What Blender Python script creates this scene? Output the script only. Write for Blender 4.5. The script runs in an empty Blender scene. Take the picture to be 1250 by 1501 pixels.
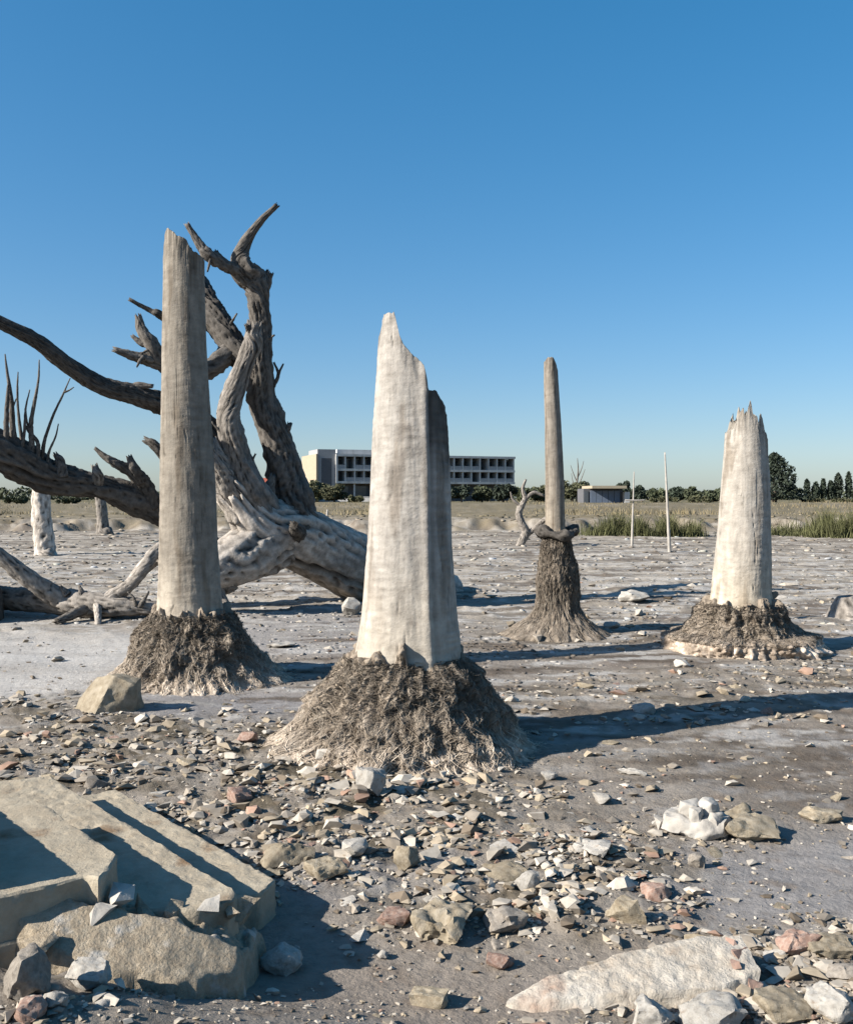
import bpy, bmesh, math, random
import numpy as np
from mathutils import Vector, Matrix, noise as mnoise

R = math.radians
scene = bpy.context.scene
COL = scene.collection

# ------------------------------------------------------------------ camera, sky, sun, exposure
F, H, V0, U0 = 1400.0, 1.6, 730.0, 625.0          # focal length in photo pixels, eye height, horizon row, centre column
cam_d = bpy.data.cameras.new('camera')
cam_d.sensor_fit = 'VERTICAL'; cam_d.sensor_height = 36.0
cam_d.lens = F / 1501 * 36.0
cam_d.shift_y = -(750.5 - V0) / 1501
cam_d.clip_end = 9000; cam_d.clip_start = 0.05
cam = bpy.data.objects.new('camera', cam_d); COL.objects.link(cam)
cam.location = (0, 0, H); cam.rotation_euler = (R(90), 0, 0)
scene.camera = cam

SUN_EL, SUN_SLOPE = R(29.5), R(21)
sun_vec = Vector((-math.cos(SUN_SLOPE) * math.cos(SUN_EL), -math.sin(SUN_SLOPE) * math.cos(SUN_EL), math.sin(SUN_EL)))
w = bpy.data.worlds.new('World'); scene.world = w; w.use_nodes = True
nt = w.node_tree; bgn = nt.nodes['Background']
sky = nt.nodes.new('ShaderNodeTexSky'); sky.sky_type = 'NISHITA'; sky.sun_disc = False
sky.sun_elevation = SUN_EL; sky.sun_rotation = math.atan2(sun_vec.x, sun_vec.y)
sky.altitude = 1500; sky.air_density = 1.2; sky.dust_density = 2.5; sky.ozone_density = 5
tint_n = nt.nodes.new('ShaderNodeMix'); tint_n.data_type = 'RGBA'; tint_n.blend_type = 'MULTIPLY'; tint_n.inputs[0].default_value = 1
tint_n.inputs[7].default_value = (.97, .995, 1.05, 1)          # camera white balance of the clear sky
hs_ = nt.nodes.new('ShaderNodeHueSaturation'); hs_.inputs['Saturation'].default_value = 1.3
gm_ = nt.nodes.new('ShaderNodeGamma'); gm_.inputs[1].default_value = .7
nt.links.new(sky.outputs[0], hs_.inputs['Color']); nt.links.new(hs_.outputs[0], gm_.inputs[0]); nt.links.new(gm_.outputs[0], tint_n.inputs[6]); nt.links.new(tint_n.outputs[2], bgn.inputs[0]); bgn.inputs[1].default_value = 0.101
sl = bpy.data.lights.new('sun', 'SUN'); sl.energy = 5.0; sl.angle = R(0.53); sl.color = (1.0, 0.945, 0.86)
sun = bpy.data.objects.new('sun', sl); COL.objects.link(sun)
sun.rotation_euler = sun_vec.to_track_quat('Z', 'Y').to_euler()
vs = scene.view_settings
vs.view_transform = 'Standard'; vs.look = 'None'; vs.gamma = 1.0; vs.exposure = 1.15; vs.use_curve_mapping = False
scene.cycles.max_bounces = 4; scene.cycles.diffuse_bounces = 2; scene.cycles.glossy_bounces = 2
scene.cycles.caustics_reflective = False; scene.cycles.caustics_refractive = False
scene.cycles.use_denoising = True

# ------------------------------------------------------------------ numpy noise
_rng = np.random.RandomState(7)
_perm = _rng.permutation(512).astype(np.int64); _perm = np.concatenate([_perm, _perm, _perm])
_grad = _rng.normal(size=(512, 3)); _grad /= np.linalg.norm(_grad, axis=1)[:, None]
def pnoise(p):
    p = np.asarray(p, float); i = np.floor(p).astype(np.int64); f = p - i; i &= 511
    u = f * f * f * (f * (f * 6 - 15) + 10)
    out = np.zeros(len(p))
    for dx in (0, 1):
        for dy in (0, 1):
            for dz in (0, 1):
                h = _perm[(_perm[(_perm[(i[:, 0] + dx) & 511] + i[:, 1] + dy) & 511] + i[:, 2] + dz) & 511]
                g = _grad[h]
                dot = g[:, 0] * (f[:, 0] - dx) + g[:, 1] * (f[:, 1] - dy) + g[:, 2] * (f[:, 2] - dz)
                wgt = (u[:, 0] if dx else 1 - u[:, 0]) * (u[:, 1] if dy else 1 - u[:, 1]) * (u[:, 2] if dz else 1 - u[:, 2])
                out += dot * wgt
    return out * 1.5
def fbm(p, oct=4, gain=.5, lac=2.03):
    p = np.asarray(p, float); a = 1.0; s = np.zeros(len(p)); t = 0
    for k in range(oct):
        s += a * pnoise(p + 17.3 * k); t += a; a *= gain; p = p * lac
    return s / t
def sst(a, b, x): 
    t = np.clip((np.asarray(x, float) - a) / (b - a), 0, 1); return t * t * (3 - 2 * t)

# ------------------------------------------------------------------ placing helpers
def G(u, v, z=0.0):
    d = (H - z) * F / (v - V0); return ((u - U0) / F * d, d)
def P3(u, v, d): return Vector(((u - U0) / F * d, d, H - (v - V0) / F * d))
def zz(v, d): return H - (v - V0) / F * d
def proj(x, y): 
    y = np.maximum(y, .3); return U0 + x / y * F, V0 + H / y * F

# ------------------------------------------------------------------ object helpers
def tag(o, label=None, cat=None, group=None, kind=None):
    if label: o['label'] = label
    if cat: o['category'] = cat
    if group: o['group'] = group
    if kind or cat: o['kind'] = kind or 'thing'
    return o
def empty(name, loc, rz=0):
    o = bpy.data.objects.new(name, None); COL.objects.link(o)
    o.location = loc; o.rotation_euler = (0, 0, rz); o.empty_display_size = .2
    return o
def link(name, me, mat=None, parent=None, loc=None, kind=None):
    o = bpy.data.objects.new(name, me); COL.objects.link(o)
    if mat is not None and not me.materials: me.materials.append(mat)
    if parent is not None: o.parent = parent
    if loc is not None: o.location = loc
    if kind: o['kind'] = kind
    return o
def np_mesh(name, V, faces, smooth=True, col=None):
    """faces: list of (n,k) index arrays"""
    me = bpy.data.meshes.new(name)
    V = np.asarray(V, np.float32); me.vertices.add(len(V)); me.vertices.foreach_set('co', V.ravel())
    faces = [np.asarray(f, np.int32) for f in faces if len(f)]
    nl = sum(f.size for f in faces); npoly = sum(len(f) for f in faces)
    me.loops.add(nl); me.polygons.add(npoly)
    me.loops.foreach_set('vertex_index', np.concatenate([f.ravel() for f in faces]))
    st = []; k = 0
    for f in faces:
        st.append(k + np.arange(len(f)) * f.shape[1]); k += f.size
    me.polygons.foreach_set('loop_start', np.concatenate(st).astype(np.int32))
    me.polygons.foreach_set('use_smooth', np.full(npoly, smooth, bool))
    if col is not None:
        a = me.color_attributes.new('tint', 'FLOAT_COLOR', 'POINT')
        c = np.ones((len(V), 4), np.float32); c[:, :3] = col; a.data.foreach_set('color', c.ravel())
    me.update(calc_edges=True); me.validate()
    return me
def bm_mesh(name, bm, smooth=False):
    me = bpy.data.meshes.new(name); bm.normal_update(); bm.to_mesh(me); bm.free()
    me.polygons.foreach_set('use_smooth', np.full(len(me.polygons), smooth, bool))
    return me
def grid_faces(nr, nc, wrap=True):
    r = np.arange(nr - 1)[:, None]; c = np.arange(nc if wrap else nc - 1)[None, :]; c2 = (c + 1) % nc
    return np.stack([r * nc + c, r * nc + c2, (r + 1) * nc + c2, (r + 1) * nc + c], -1).reshape(-1, 4)
def bx(bm, x0, x1, y0, y1, z0, z1):
    vs_ = [bm.verts.new(p) for p in ((x0, y0, z0), (x1, y0, z0), (x1, y1, z0), (x0, y1, z0), (x0, y0, z1), (x1, y0, z1), (x1, y1, z1), (x0, y1, z1))]
    for f in ((3, 2, 1, 0), (4, 5, 6, 7), (0, 1, 5, 4), (1, 2, 6, 5), (2, 3, 7, 6), (3, 0, 4, 7)): bm.faces.new([vs_[i] for i in f])
def box_mesh(name, *boxes):
    bm = bmesh.new()
    for b in boxes: bx(bm, *b)
    return bm_mesh(name, bm)

# ------------------------------------------------------------------ materials
def mat_noise(name, cols, scale=4, stretch=(1, 1, 1), detail=8, rough=.9, bump=.3, bscale=20, bdist=.01, attr=False,
              speck=None, low=None, rand=0.0, rrough=.6, spec=.2, k=.60):
    """cols: ramp [(pos, rgb)]; speck: (rgb, scale, threshold); low: (rgb, z0, z1, amount) deposit below a height; attr: multiply by 'tint'"""
    if not attr or k != .60: cols = [(p_, tuple(x * k for x in c)) for p_, c in cols]
    if speck: speck = (tuple(x * k for x in speck[0]), speck[1], speck[2])
    m = bpy.data.materials.new(name); m.use_nodes = True; t = m.node_tree; N = t.nodes; L = t.links
    b = N['Principled BSDF']; b.inputs['Roughness'].default_value = rough
    b.inputs['Specular IOR Level'].default_value = spec
    tc = N.new('ShaderNodeTexCoord'); mp = N.new('ShaderNodeMapping'); mp.inputs['Scale'].default_value = stretch
    src = tc.outputs['Object']
    oi = N.new('ShaderNodeObjectInfo')
    ad = N.new('ShaderNodeVectorMath'); ad.operation = 'ADD'
    mu = N.new('ShaderNodeMath'); mu.operation = 'MULTIPLY'; mu.inputs[1].default_value = 37.0
    L.new(oi.outputs['Random'], mu.inputs[0]); L.new(src, ad.inputs[0]); L.new(mu.outputs[0], ad.inputs[1])
    L.new(ad.outputs[0], mp.inputs['Vector'])
    n1 = N.new('ShaderNodeTexNoise'); n1.inputs['Scale'].default_value = scale; n1.inputs['Detail'].default_value = detail
    n1.inputs['Roughness'].default_value = rrough
    L.new(mp.outputs[0], n1.inputs['Vector'])
    rp = N.new('ShaderNodeValToRGB'); els = rp.color_ramp.elements
    while len(els) < len(cols): els.new(.5)
    for e, (p_, c) in zip(els, cols): e.position = p_; e.color = (*c, 1)
    L.new(n1.outputs['Fac'], rp.inputs[0]); out = rp.outputs[0]
    def mix(a, bcol, fac, mode='MIX'):
        x = N.new('ShaderNodeMix'); x.data_type = 'RGBA'; x.blend_type = mode
        if hasattr(fac, 'is_linked') or not isinstance(fac, (int, float)): L.new(fac, x.inputs[0])
        else: x.inputs[0].default_value = fac
        L.new(a, x.inputs[6])
        if isinstance(bcol, tuple): x.inputs[7].default_value = (*bcol, 1)
        else: L.new(bcol, x.inputs[7])
        return x.outputs[2]
    def mrange(v, a, bb, c=0.0, d=1.0):
        x = N.new('ShaderNodeMapRange'); x.clamp = True
        for k, q in zip((1, 2, 3, 4), (a, bb, c, d)): x.inputs[k].default_value = q
        L.new(v, x.inputs[0]); return x.outputs[0]
    if speck:
        n2 = N.new('ShaderNodeTexNoise'); n2.inputs['Scale'].default_value = speck[1]; n2.inputs['Detail'].default_value = 5
        L.new(mp.outputs[0], n2.inputs['Vector'])
        out = mix(out, speck[0], mrange(n2.outputs['Fac'], speck[2], speck[2] + .12))
    if low:
        sx = N.new('ShaderNodeSeparateXYZ'); L.new(src, sx.inputs[0])
        n3 = N.new('ShaderNodeTexNoise'); n3.inputs['Scale'].default_value = 3; n3.inputs['Detail'].default_value = 5; L.new(mp.outputs[0], n3.inputs['Vector'])
        sm = N.new('ShaderNodeMath'); sm.operation = 'MULTIPLY_ADD'; sm.inputs[1].default_value = (low[2] - low[1]) * .8; L.new(n3.outputs['Fac'], sm.inputs[0]); L.new(sx.outputs[2], sm.inputs[2])
        out = mix(out, low[0], mrange(sm.outputs[0], low[1], low[2], low[3], 0))
    if attr:
        at = N.new('ShaderNodeVertexColor'); at.layer_name = 'tint'
        out = mix(out, at.outputs[0], 1.0, 'MULTIPLY')
    if rand:
        hs = N.new('ShaderNodeHueSaturation'); L.new(out, hs.inputs['Color'])
        L.new(mrange(oi.outputs['Random'], 0, 1, 1 - rand, 1 + rand), hs.inputs['Value']); out = hs.outputs[0]
    L.new(out, b.inputs['Base Color'])
    if bump:
        n4 = N.new('ShaderNodeTexNoise'); n4.inputs['Scale'].default_value = bscale; n4.inputs['Detail'].default_value = 7; n4.inputs['Roughness'].default_value = .65
        L.new(mp.outputs[0], n4.inputs['Vector'])
        bp = N.new('ShaderNodeBump'); bp.inputs['Strength'].default_value = bump; bp.inputs['Distance'].default_value = bdist
        L.new(n4.outputs['Fac'], bp.inputs['Height']); L.new(bp.outputs[0], b.inputs['Normal'])
    return m

M = {}
M['ground'] = mat_noise('ground_mud', [(.3, (.72, .70, .68)), (.5, (1, 1, 1)), (.72, (1.18, 1.17, 1.16))], scale=16, detail=10, bump=.75, bscale=34, bdist=.018, attr=True, rrough=.7, rough=.95)
M['palm'] = mat_noise('weathered_palm_wood', [(.24, (.26, .235, .21)), (.40, (.42, .388, .35)), (.56, (.505, .472, .43)), (.8, (.60, .57, .525))], k=.68, scale=8, stretch=(1, 1, 1.5), bump=.5, bscale=26, bdist=.012, attr=True, rrough=.7)
M['root'] = mat_noise('matted_palm_root', k=.88, cols=[(.3, (.13, .103, .078)), (.5, (.235, .192, .148)), (.72, (.35, .295, .235))], scale=22, stretch=(1, 1, .5), bump=.8, bscale=60, bdist=.02, attr=True)
M['fibre'] = mat_noise('root_fibre', k=.86, cols=[(.3, (.17, .137, .106)), (.5, (.27, .225, .178)), (.72, (.38, .33, .27))], scale=14, bump=0, attr=True)
M['dead'] = mat_noise('dead_wood', k=.66, cols=[(.26, (.11, .096, .083)), (.45, (.20, .177, .153)), (.6, (.265, .236, .206)), (.8, (.34, .307, .27))], scale=11, bump=.6, bscale=22, bdist=.02, attr=True, rrough=.72)
M['concrete'] = mat_noise('old_concrete', [(.28, (.31, .25, .175)), (.42, (.42, .35, .255)), (.58, (.49, .42, .315)), (.74, (.58, .51, .395))], scale=9, detail=12, bump=.6, bscale=75, bdist=.008, speck=((.26, .17, .10), 4.2, .60), rrough=.8, k=.66)
M['concrete_cut'] = mat_noise('broken_concrete', [(.28, (.29, .225, .155)), (.5, (.44, .36, .26)), (.75, (.58, .50, .385))], scale=34, detail=12, bump=.9, bscale=80, bdist=.014, speck=((.60, .57, .52), 9, .60), k=.68, rrough=.75)
M['plaster'] = mat_noise('white_rubble', [(.28, (.40, .36, .31)), (.5, (.55, .51, .45)), (.75, (.67, .63, .57))], scale=9, bump=.5, bscale=40, bdist=.01, speck=((.36, .28, .21), 5, .62), rand=.18)
M['grey'] = mat_noise('grey_rubble', [(.28, (.22, .188, .155)), (.5, (.34, .298, .25)), (.75, (.47, .42, .36))], scale=9, bump=.5, bscale=40, bdist=.01, rand=.22)
M['tan'] = mat_noise('tan_rubble', [(.28, (.26, .205, .14)), (.5, (.40, .335, .24)), (.75, (.53, .46, .36))], scale=8, bump=.5, bscale=40, bdist=.01, rand=.2)
M['brick'] = mat_noise('brick_rubble', [(.3, (.30, .18, .135)), (.5, (.42, .28, .22)), (.72, (.52, .42, .35))], scale=8, bump=.5, bscale=40, bdist=.01, rand=.15)
M['gravel'] = mat_noise('gravel', [(.3, (.8, .8, .8)), (.7, (1.15, 1.15, 1.15))], scale=30, bump=0, attr=True)
M['salt_block'] = mat_noise('white_block', [(.3, (.44, .40, .35)), (.6, (.60, .56, .50)), (.8, (.70, .67, .62))], scale=10, bump=.4, bscale=50, bdist=.008)
M['chunk'] = mat_noise('rendered_masonry', [(.3, (.42, .33, .25)), (.45, (.58, .51, .42)), (.7, (.72, .67, .59))], scale=6, bump=.8, bscale=36, bdist=.018, speck=((.46, .33, .25), 5.0, .585), rrough=.75)
def plain(name, c, rough=.8, v=.12, scale=3, rand=0, spec=.25):
    return mat_noise(name, [(.3, tuple(x * (1 - v) for x in c)), (.7, tuple(x * (1 + v) for x in c))], scale=scale, bump=0, rough=rough, rand=rand, spec=spec, k=.72)
M['wall_cream'] = plain('cream_wall', (.46, .39, .28)); M['wall_grey'] = plain('grey_wall', (.42, .41, .41)); M['white_paint'] = mat_noise('white_paint', [(.3, (.50, .48, .45)), (.5, (.70, .69, .67)), (.7, (.78, .77, .75))], scale=.9, stretch=(1, 1, .3), bump=0, k=.66)
M['wall_dark'] = plain('dark_wall', (.14, .14, .15)); M['glass'] = plain('window_glass', (.10, .115, .135), rough=.15, spec=.6)
M['roof_red'] = plain('red_tiles', (.36, .10, .06)); M['panel_blue'] = plain('blue_panel', (.16, .20, .27)); M['brick_wall'] = plain('brick_wall', (.40, .20, .14))
M['curtain'] = plain('faded_curtain', (.45, .43, .38)); M['leaf'] = plain('tree_leaf', (.085, .098, .055), v=.4, scale=.8, rand=.25); M['leaf_dark'] = plain('dark_leaf', (.048, .063, .043), v=.35, scale=.8, rand=.2)
M['leaf_olive'] = plain('olive_leaf', (.12, .122, .066), v=.35, scale=.8, rand=.25)
M['bark'] = plain('bark', (.14, .11, .085), v=.3); M['reed'] = plain('reed', (.115, .118, .05), v=.45, scale=2); M['dry'] = plain('dry_grass', (.29, .235, .135), v=.3, scale=1.5)
M['bleached'] = plain('bleached_wood', (.46, .42, .37), v=.18, scale=6); M['sprout'] = plain('green_sprout', (.10, .22, .03), v=.3, scale=20)

# ------------------------------------------------------------------ ground
N_ = np.array((.756, .654)); T_ = np.array((.654, -.756))     # across / along the concrete steps
def zone(u, v, uc, vc, ru, rv, wob, soft=.45):
    q = np.sqrt(((u - uc) / ru) ** 2 + ((v - vc) / rv) ** 2) + wob * .55
    return 1 - sst(1 - soft, 1 + soft, q)
def rubble_density(x, y):
    u, v = proj(x, y)
    p = np.stack([x * .9, y * .9, x * 0 + 3.1], -1); wob = fbm(p, 3)
    d = np.zeros(len(x))
    for (uc, vc, ru, rv, a) in ((200, 1110, 330, 62, 1.0), (480, 1200, 260, 95, .95), (760, 1290, 250, 75, .85), (700, 1180, 160, 60, .4), (880, 1330, 130, 50, .8), (430, 1270, 120, 40, .5), (640, 1365, 130, 22, .3),
                                (1000, 1030, 330, 32, .5), (1150, 1000, 200, 26, .5), (1080, 1215, 120, 34, .45), (60, 1440, 110, 70, 1.0), (1160, 1440, 170, 80, .9), (930, 925, 300, 26, .35), (1000, 870, 300, 26, .3), (90, 1045, 120, 26, .8),
                                (650, 940, 200, 30, .2), (900, 1120, 500, 90, .12), (900, 1500, 130, 22, .5), (40, 1580, 190, 100, 1.0), (1100, 1560, 260, 60, .5)):
        d = np.maximum(d, a * zone(u, v, uc, vc, ru, rv, wob))
    return np.clip(d + .03, 0, 1)
def terrain(x, y):
    x = np.atleast_1d(np.asarray(x, float)); y = np.atleast_1d(np.asarray(y, float))
    r = np.hypot(x, y); P = np.stack([x, y, np.zeros_like(x)], -1)
    near = 1 - sst(9, 22, r)
    h = .035 * fbm(P * .55, 3) + .012 * fbm(P * 2.3, 3)
    h = h + (.25 * fbm(P * np.array((.035, .09, 1)) + 5, 3)) * sst(18, 70, r)
    rub = rubble_density(x, y)
    h = h + rub * (.035 + .055 * fbm(P * 5 + 9, 4, .6)) * near
    h = h + .004 * fbm(P * 14 + 2, 2) * near
    rip = pnoise(P * np.array((3.0, 11.0, 1)) + 31); h = h + .007 * rip * near * (1 - rub)      # drying ripples in the mud
    # clods in the mid distance
    mid_ = sst(10, 14, r) * (1 - sst(60, 90, r))
    h = h + .13 * np.maximum(0, fbm(P * np.array((1.0, 1.5, 1)) + 44, 4, .6) - .02) * mid_ + .05 * np.maximum(0, fbm(P * np.array((3.1, 4.2, 1)) + 14, 3) - .08) * mid_
    # bank behind the flat
    edge = 46 + 9 * fbm(P * np.array((.13, .02, 1)) + 3, 4, .6); h = h + .55 * sst(0, 2.6, y - edge + 2.0 * fbm(P * .7 + 71, 3)) + .10 * fbm(P * .8 + 33, 3) * sst(40, 46, y) + .35 * sst(20, 60, y - edge)
    # earth heaped at the foot of the broken steps
    h = h + .27 * (1 - sst(.15, 1.0, np.sqrt(((x + 1.5) / 2.2) ** 2 + ((y - 2.3) / 1.05) ** 2)))
    return h
def gz(x, y): return float(terrain(x, y)[0])

def ground_tint(x, y):
    u, v = proj(x, y); r = np.hypot(x, y)
    P = np.stack([x, y, np.zeros_like(x)], -1)
    wob = fbm(P * .9 + 3.1, 4); wf = fbm(P * 3.2 + 8, 4); ws = fbm(P * np.array((.35, 1.5, 1)) + 12, 4)
    c = np.empty((len(x), 3)); c[:] = (.36, .312, .262)
    def lay(col, m):
        nonlocal c
        m = np.clip(m, 0, 1)[:, None]; c = c * (1 - m) + np.array(col) * m
    far = sst(9.5, 14, r) * (y > 0)
    lay((.42, .365, .295), far * .85)
    lay((.64, .575, .49), far * sst(-.04, .18, ws + .5 * wf) * .9)                                 # salt crust
    lay((.17, .13, .105), sst(.05, .38, wob + .3 * wf) * .75 * sst(4.5, 7, r) * (1 - sst(13, 20, r)) * (x > -1))
    lay((.16, .125, .095), sst(.0, .15, fbm(P * np.array((.45, 1.5, 1)) + 77, 5, .6)) * .8 * far)
    lay((.70, .665, .62), zone(u, v, 60, 968, 260, 60, wob) * (.75 + .9 * ws))             # white salt flat by the left palm
    lay((.36, .345, .345), zone(u, v, 310, 1042, 190, 30, wob) * .9)
    lay((.40, .38, .37), zone(u, v, 480, 930, 190, 34, wob) * .7)
    lay((.34, .325, .32), zone(u, v, 1160, 1290, 260, 75, wob) * (.75 + .4 * ws))
    lay((.31, .30, .305), zone(u, v, 560, 1290, 120, 40, wob) * .75)
    lay((.125, .098, .078), zone(u, v, 1230, 1130, 170, 60, wob) * (.7 + .7 * wf))
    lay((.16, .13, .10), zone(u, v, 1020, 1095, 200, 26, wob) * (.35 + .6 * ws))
    st = fbm(P * np.array((.7, 3.2, 1)) + 91, 4, .6); lay((.13, .10, .075), sst(.02, .17, st) * .85 * sst(4.6, 6, r) * (1 - sst(11, 16, r)) * (x > -1.5))      # damp streaks
    lay((.60, .57, .53), sst(.05, .20, fbm(P * np.array((1.1, 4.0, 1)) + 151, 4, .6)) * .8 * sst(5, 7, r) * (r < 30))                                   # salt bloom
    lay((.40, .385, .37), sst(.05, .24, fbm(P * np.array((2.2, 3.4, 1)) + 251, 4, .6)) * .5 * (r < 7))
    rub = rubble_density(x, y) * (r < 12)
    lay((.33, .285, .23), rub * (.5 + .4 * wf))
    lay((.135, .108, .070), rub * sst(-.02, .16, fbm(P * 2.6 + 401, 4, .6)) * .9)
    lay((.34, .285, .235), zone(u, v, 560, 1470, 330, 60, wob) * .8)
    lay((.25, .19, .14), sst(.18, .42, fbm(P * 6 + 61, 3)) * .55 * (r < 9))
    bank_ = np.clip(1 - np.abs(y - 48) / 9, 0, 1); lay((.30, .245, .18), bank_ * sst(-.2, .3, wob + .6 * wf) * .9); grass = sst(44, 54, y + 6 * wob); lay((.25, .205, .125), grass); lay((.38, .32, .235), grass * sst(-.05, .3, ws) * .7)
    lay((.17, .155, .075), sst(120, 160, y + 20 * wob) * .6)
    return np.clip(c * .56, .02, .8)

def build_ground():
    fa = np.linspace(R(58), R(122), 540); ca = np.linspace(R(122), R(58 + 360), 70)[1:-1]
    ang = np.concatenate([fa, ca])
    rad = np.concatenate([np.linspace(.5, 2.0, 8)[:-1], np.exp(np.arange(math.log(2.0), math.log(70), .0078)), np.exp(np.linspace(math.log(70.5), math.log(5000), 46))])
    rr, aa = np.meshgrid(rad, ang, indexing='ij')
    x = (rr * np.cos(aa)).ravel(); y = (rr * np.sin(aa)).ravel()
    z = terrain(x, y); z *= 1 - sst(700, 2000, np.hypot(x, y))
    V = np.stack([x, y, z], -1); V = np.vstack([V, [(0, 0, 0)]])
    nA = len(ang); f4 = grid_faces(len(rad), nA)[:, ::-1]
    k = np.arange(nA); f3 = np.stack([np.full(nA, len(V) - 1), k, (k + 1) % nA], -1)
    f4 = f4[:, ::-1]
    me = np_mesh('ground', V, [f4, f3], True, ground_tint(V[:, 0], V[:, 1]))
    # face orientation upward
    bm = bmesh.new(); bm.from_mesh(me)
    if bm.faces[:] and sum(f.normal.z for f in list(bm.faces)[:50]) < 0:
        bmesh.ops.reverse_faces(bm, faces=bm.faces); bm.to_mesh(me)
    bm.free()
    return tag(link('ground', me, M['ground']), 'grey cracked mud flat with salt crust and brown stains', kind='structure')
build_ground()

# ------------------------------------------------------------------ palm stumps
def palm_stump(label, u0, d, prof, top, root, seed, tone=(1, 1, 1), tonetop=None, jag=.02, seam=None, nth=200, nz=280, hollow=.08, fibres=4500, rootlabel=None, salt=.3, fibre_len=1.0, ground_dz=0.0, ped=0.0, shade_z=0, rtone=1.0):
    rng = np.random.RandomState(seed)
    X0 = (u0 - U0) / F * d; g0 = gz(X0, d) + ground_dz
    root_e = empty('palm_stump', (X0, d, g0)); tag(root_e, label, 'palm stump', 'dead palm stumps')
    k = d / F
    pz = np.array([zz(v, d) for v, a, b in prof]); pc = np.array([((a + b) / 2 - u0) * k for v, a, b in prof]); pr = np.array([(b - a) / 2 * k for v, a, b in prof])
    o = np.argsort(pz); pz, pc, pr = pz[o], pc[o], pr[o]
    tx = np.array([a for a, b in top]); tz = np.array([zz(b, d) for a, b in top])
    th = np.linspace(0, 2 * math.pi, nth, endpoint=False)
    def topz(xn, yn, j=1.0):
        z = np.interp(xn, tx, tz)
        q = np.stack([xn * 4.5 + seed, yn * 4.5, 0 * xn], -1)
        return z + j * jag * (fbm(q, 3, .6) * 1.6) - .05 * np.maximum(0, yn) * j
    zt = topz(np.cos(th), np.sin(th))
    zb = pz[0] - .05
    t = np.linspace(0, 1, nz) ** .97
    TH, TT = np.meshgrid(th, t); Z = zb + TT * (zt[None, :] - zb)
    cx = np.interp(Z, pz, pc); r = np.interp(Z, pz, pr)
    c, s = np.cos(TH), np.sin(TH)
    def nz_(fx, fz, oct=2): return fbm(np.stack([(c * fx).ravel() + seed * 3.7, (s * fx).ravel(), (Z * fz).ravel()], -1), oct).reshape(Z.shape)
    lump = nz_(1.5, 1.4, 3); fib = nz_(9, 1.1, 3); ring = nz_(1.4, 26, 3) * np.clip(.55 + 1.6 * nz_(1.6, 1.3, 2), 0, 1.2); pit = np.clip((nz_(6, 11, 2) - .42) / .12, 0, 1) * sst(0, .25, nz_(1.5, 2, 2)); cr = np.abs(nz_(5.5, .7, 2)); fine = nz_(22, 7, 2)
    crack = np.clip(1 - cr / .035, 0, 1) * sst(.08, .3, nz_(2.5, 1.0, 2))
    disp = .050 * lump + .006 * fib + .024 * ring + .008 * fine - .035 * crack - .025 * pit
    if seam is not None:
        dth = np.angle(np.exp(1j * (TH - seam))); disp += -.085 * np.exp(-(dth / .05) ** 2) * (.5 + .8 * (nz_(1, 2.5, 2) + .3)) + .05 * np.exp(-((dth + .14) / .11) ** 2) + .075 * np.exp(-((dth + .05) / .33) ** 2)
    nearrim = sst(.90, 1.0, TT); disp += nearrim * .09 * nz_(5, 3, 3)
    r = r * (1 + disp)
    V = np.stack([cx + r * c, r * s * .96, Z], -1)
    base = np.ones(Z.shape)
    tint = base * (1 - .40 * crack) * (1 + .06 * fib) * (1 + .34 * ring) * (1 + .36 * nz_(4, 5, 4)) * (1 - .35 * pit)
    hgt = sst(zb, zb + 1.1, Z + .25 * lump)
    lo = np.array(tone) * np.array((1.12, 1.08, 1.0)); hi = np.array(tonetop if tonetop else tone)
    colr = tint[..., None] * (lo * (1 - hgt[..., None]) + hi * hgt[..., None])
    stain = sst(.06, .36, nz_(2.0, 1.3, 4)); colr = colr * (1 - .36 * stain[..., None] * np.array((.9, 1, 1.1)))
    colr = colr * (1 - .35 * (nearrim * sst(-.2, .3, nz_(6, 3, 2)))[..., None])
    if shade_z:
        shade_m = sst(.30, .55, c + .15 * lump) * sst(shade_z - .25, shade_z + .05, Z + .3 * lump) * sst(.2, -.5, s - .2); colr = colr * (1 - .72 * shade_m[..., None])  # shade on the upper right side painted into the trunk colour
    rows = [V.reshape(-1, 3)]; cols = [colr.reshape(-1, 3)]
    for q, sc in enumerate((.93, .8, .6, .38, .18, .03)):
        zc = topz(np.cos(th) * sc, np.sin(th) * sc, 1.2) - hollow * (1 - sc ** 3) * (.6 + .8 * rng.rand(nth))
        zc = np.minimum(zc, zt + .02) if q == 0 else zc
        cxx = np.interp(zc, pz, pc); rr_ = np.interp(np.minimum(zc, zt), pz, pr) * sc
        rows.append(np.stack([cxx + rr_ * np.cos(th), rr_ * np.sin(th), zc], -1)); cols.append(np.tile(np.array(tone) * .6, (nth, 1)))
    V = np.vstack(rows); cols = np.vstack(cols)
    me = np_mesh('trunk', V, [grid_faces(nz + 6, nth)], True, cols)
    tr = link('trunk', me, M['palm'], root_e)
    # root mass
    rz = np.array([zz(v, d) for v, a, b in root]); rl = np.array([(u0 - a) * k for v, a, b in root]); rr2 = np.array([(b - u0) * k for v, a, b in root])
    o = np.argsort(rz); rz, rl, rr2 = rz[o], rl[o], rr2[o]
    ztop = rz[-1]; nth2, nrow = 260, 80
    th2 = np.linspace(0, 2 * math.pi, nth2, endpoint=False)
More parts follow.
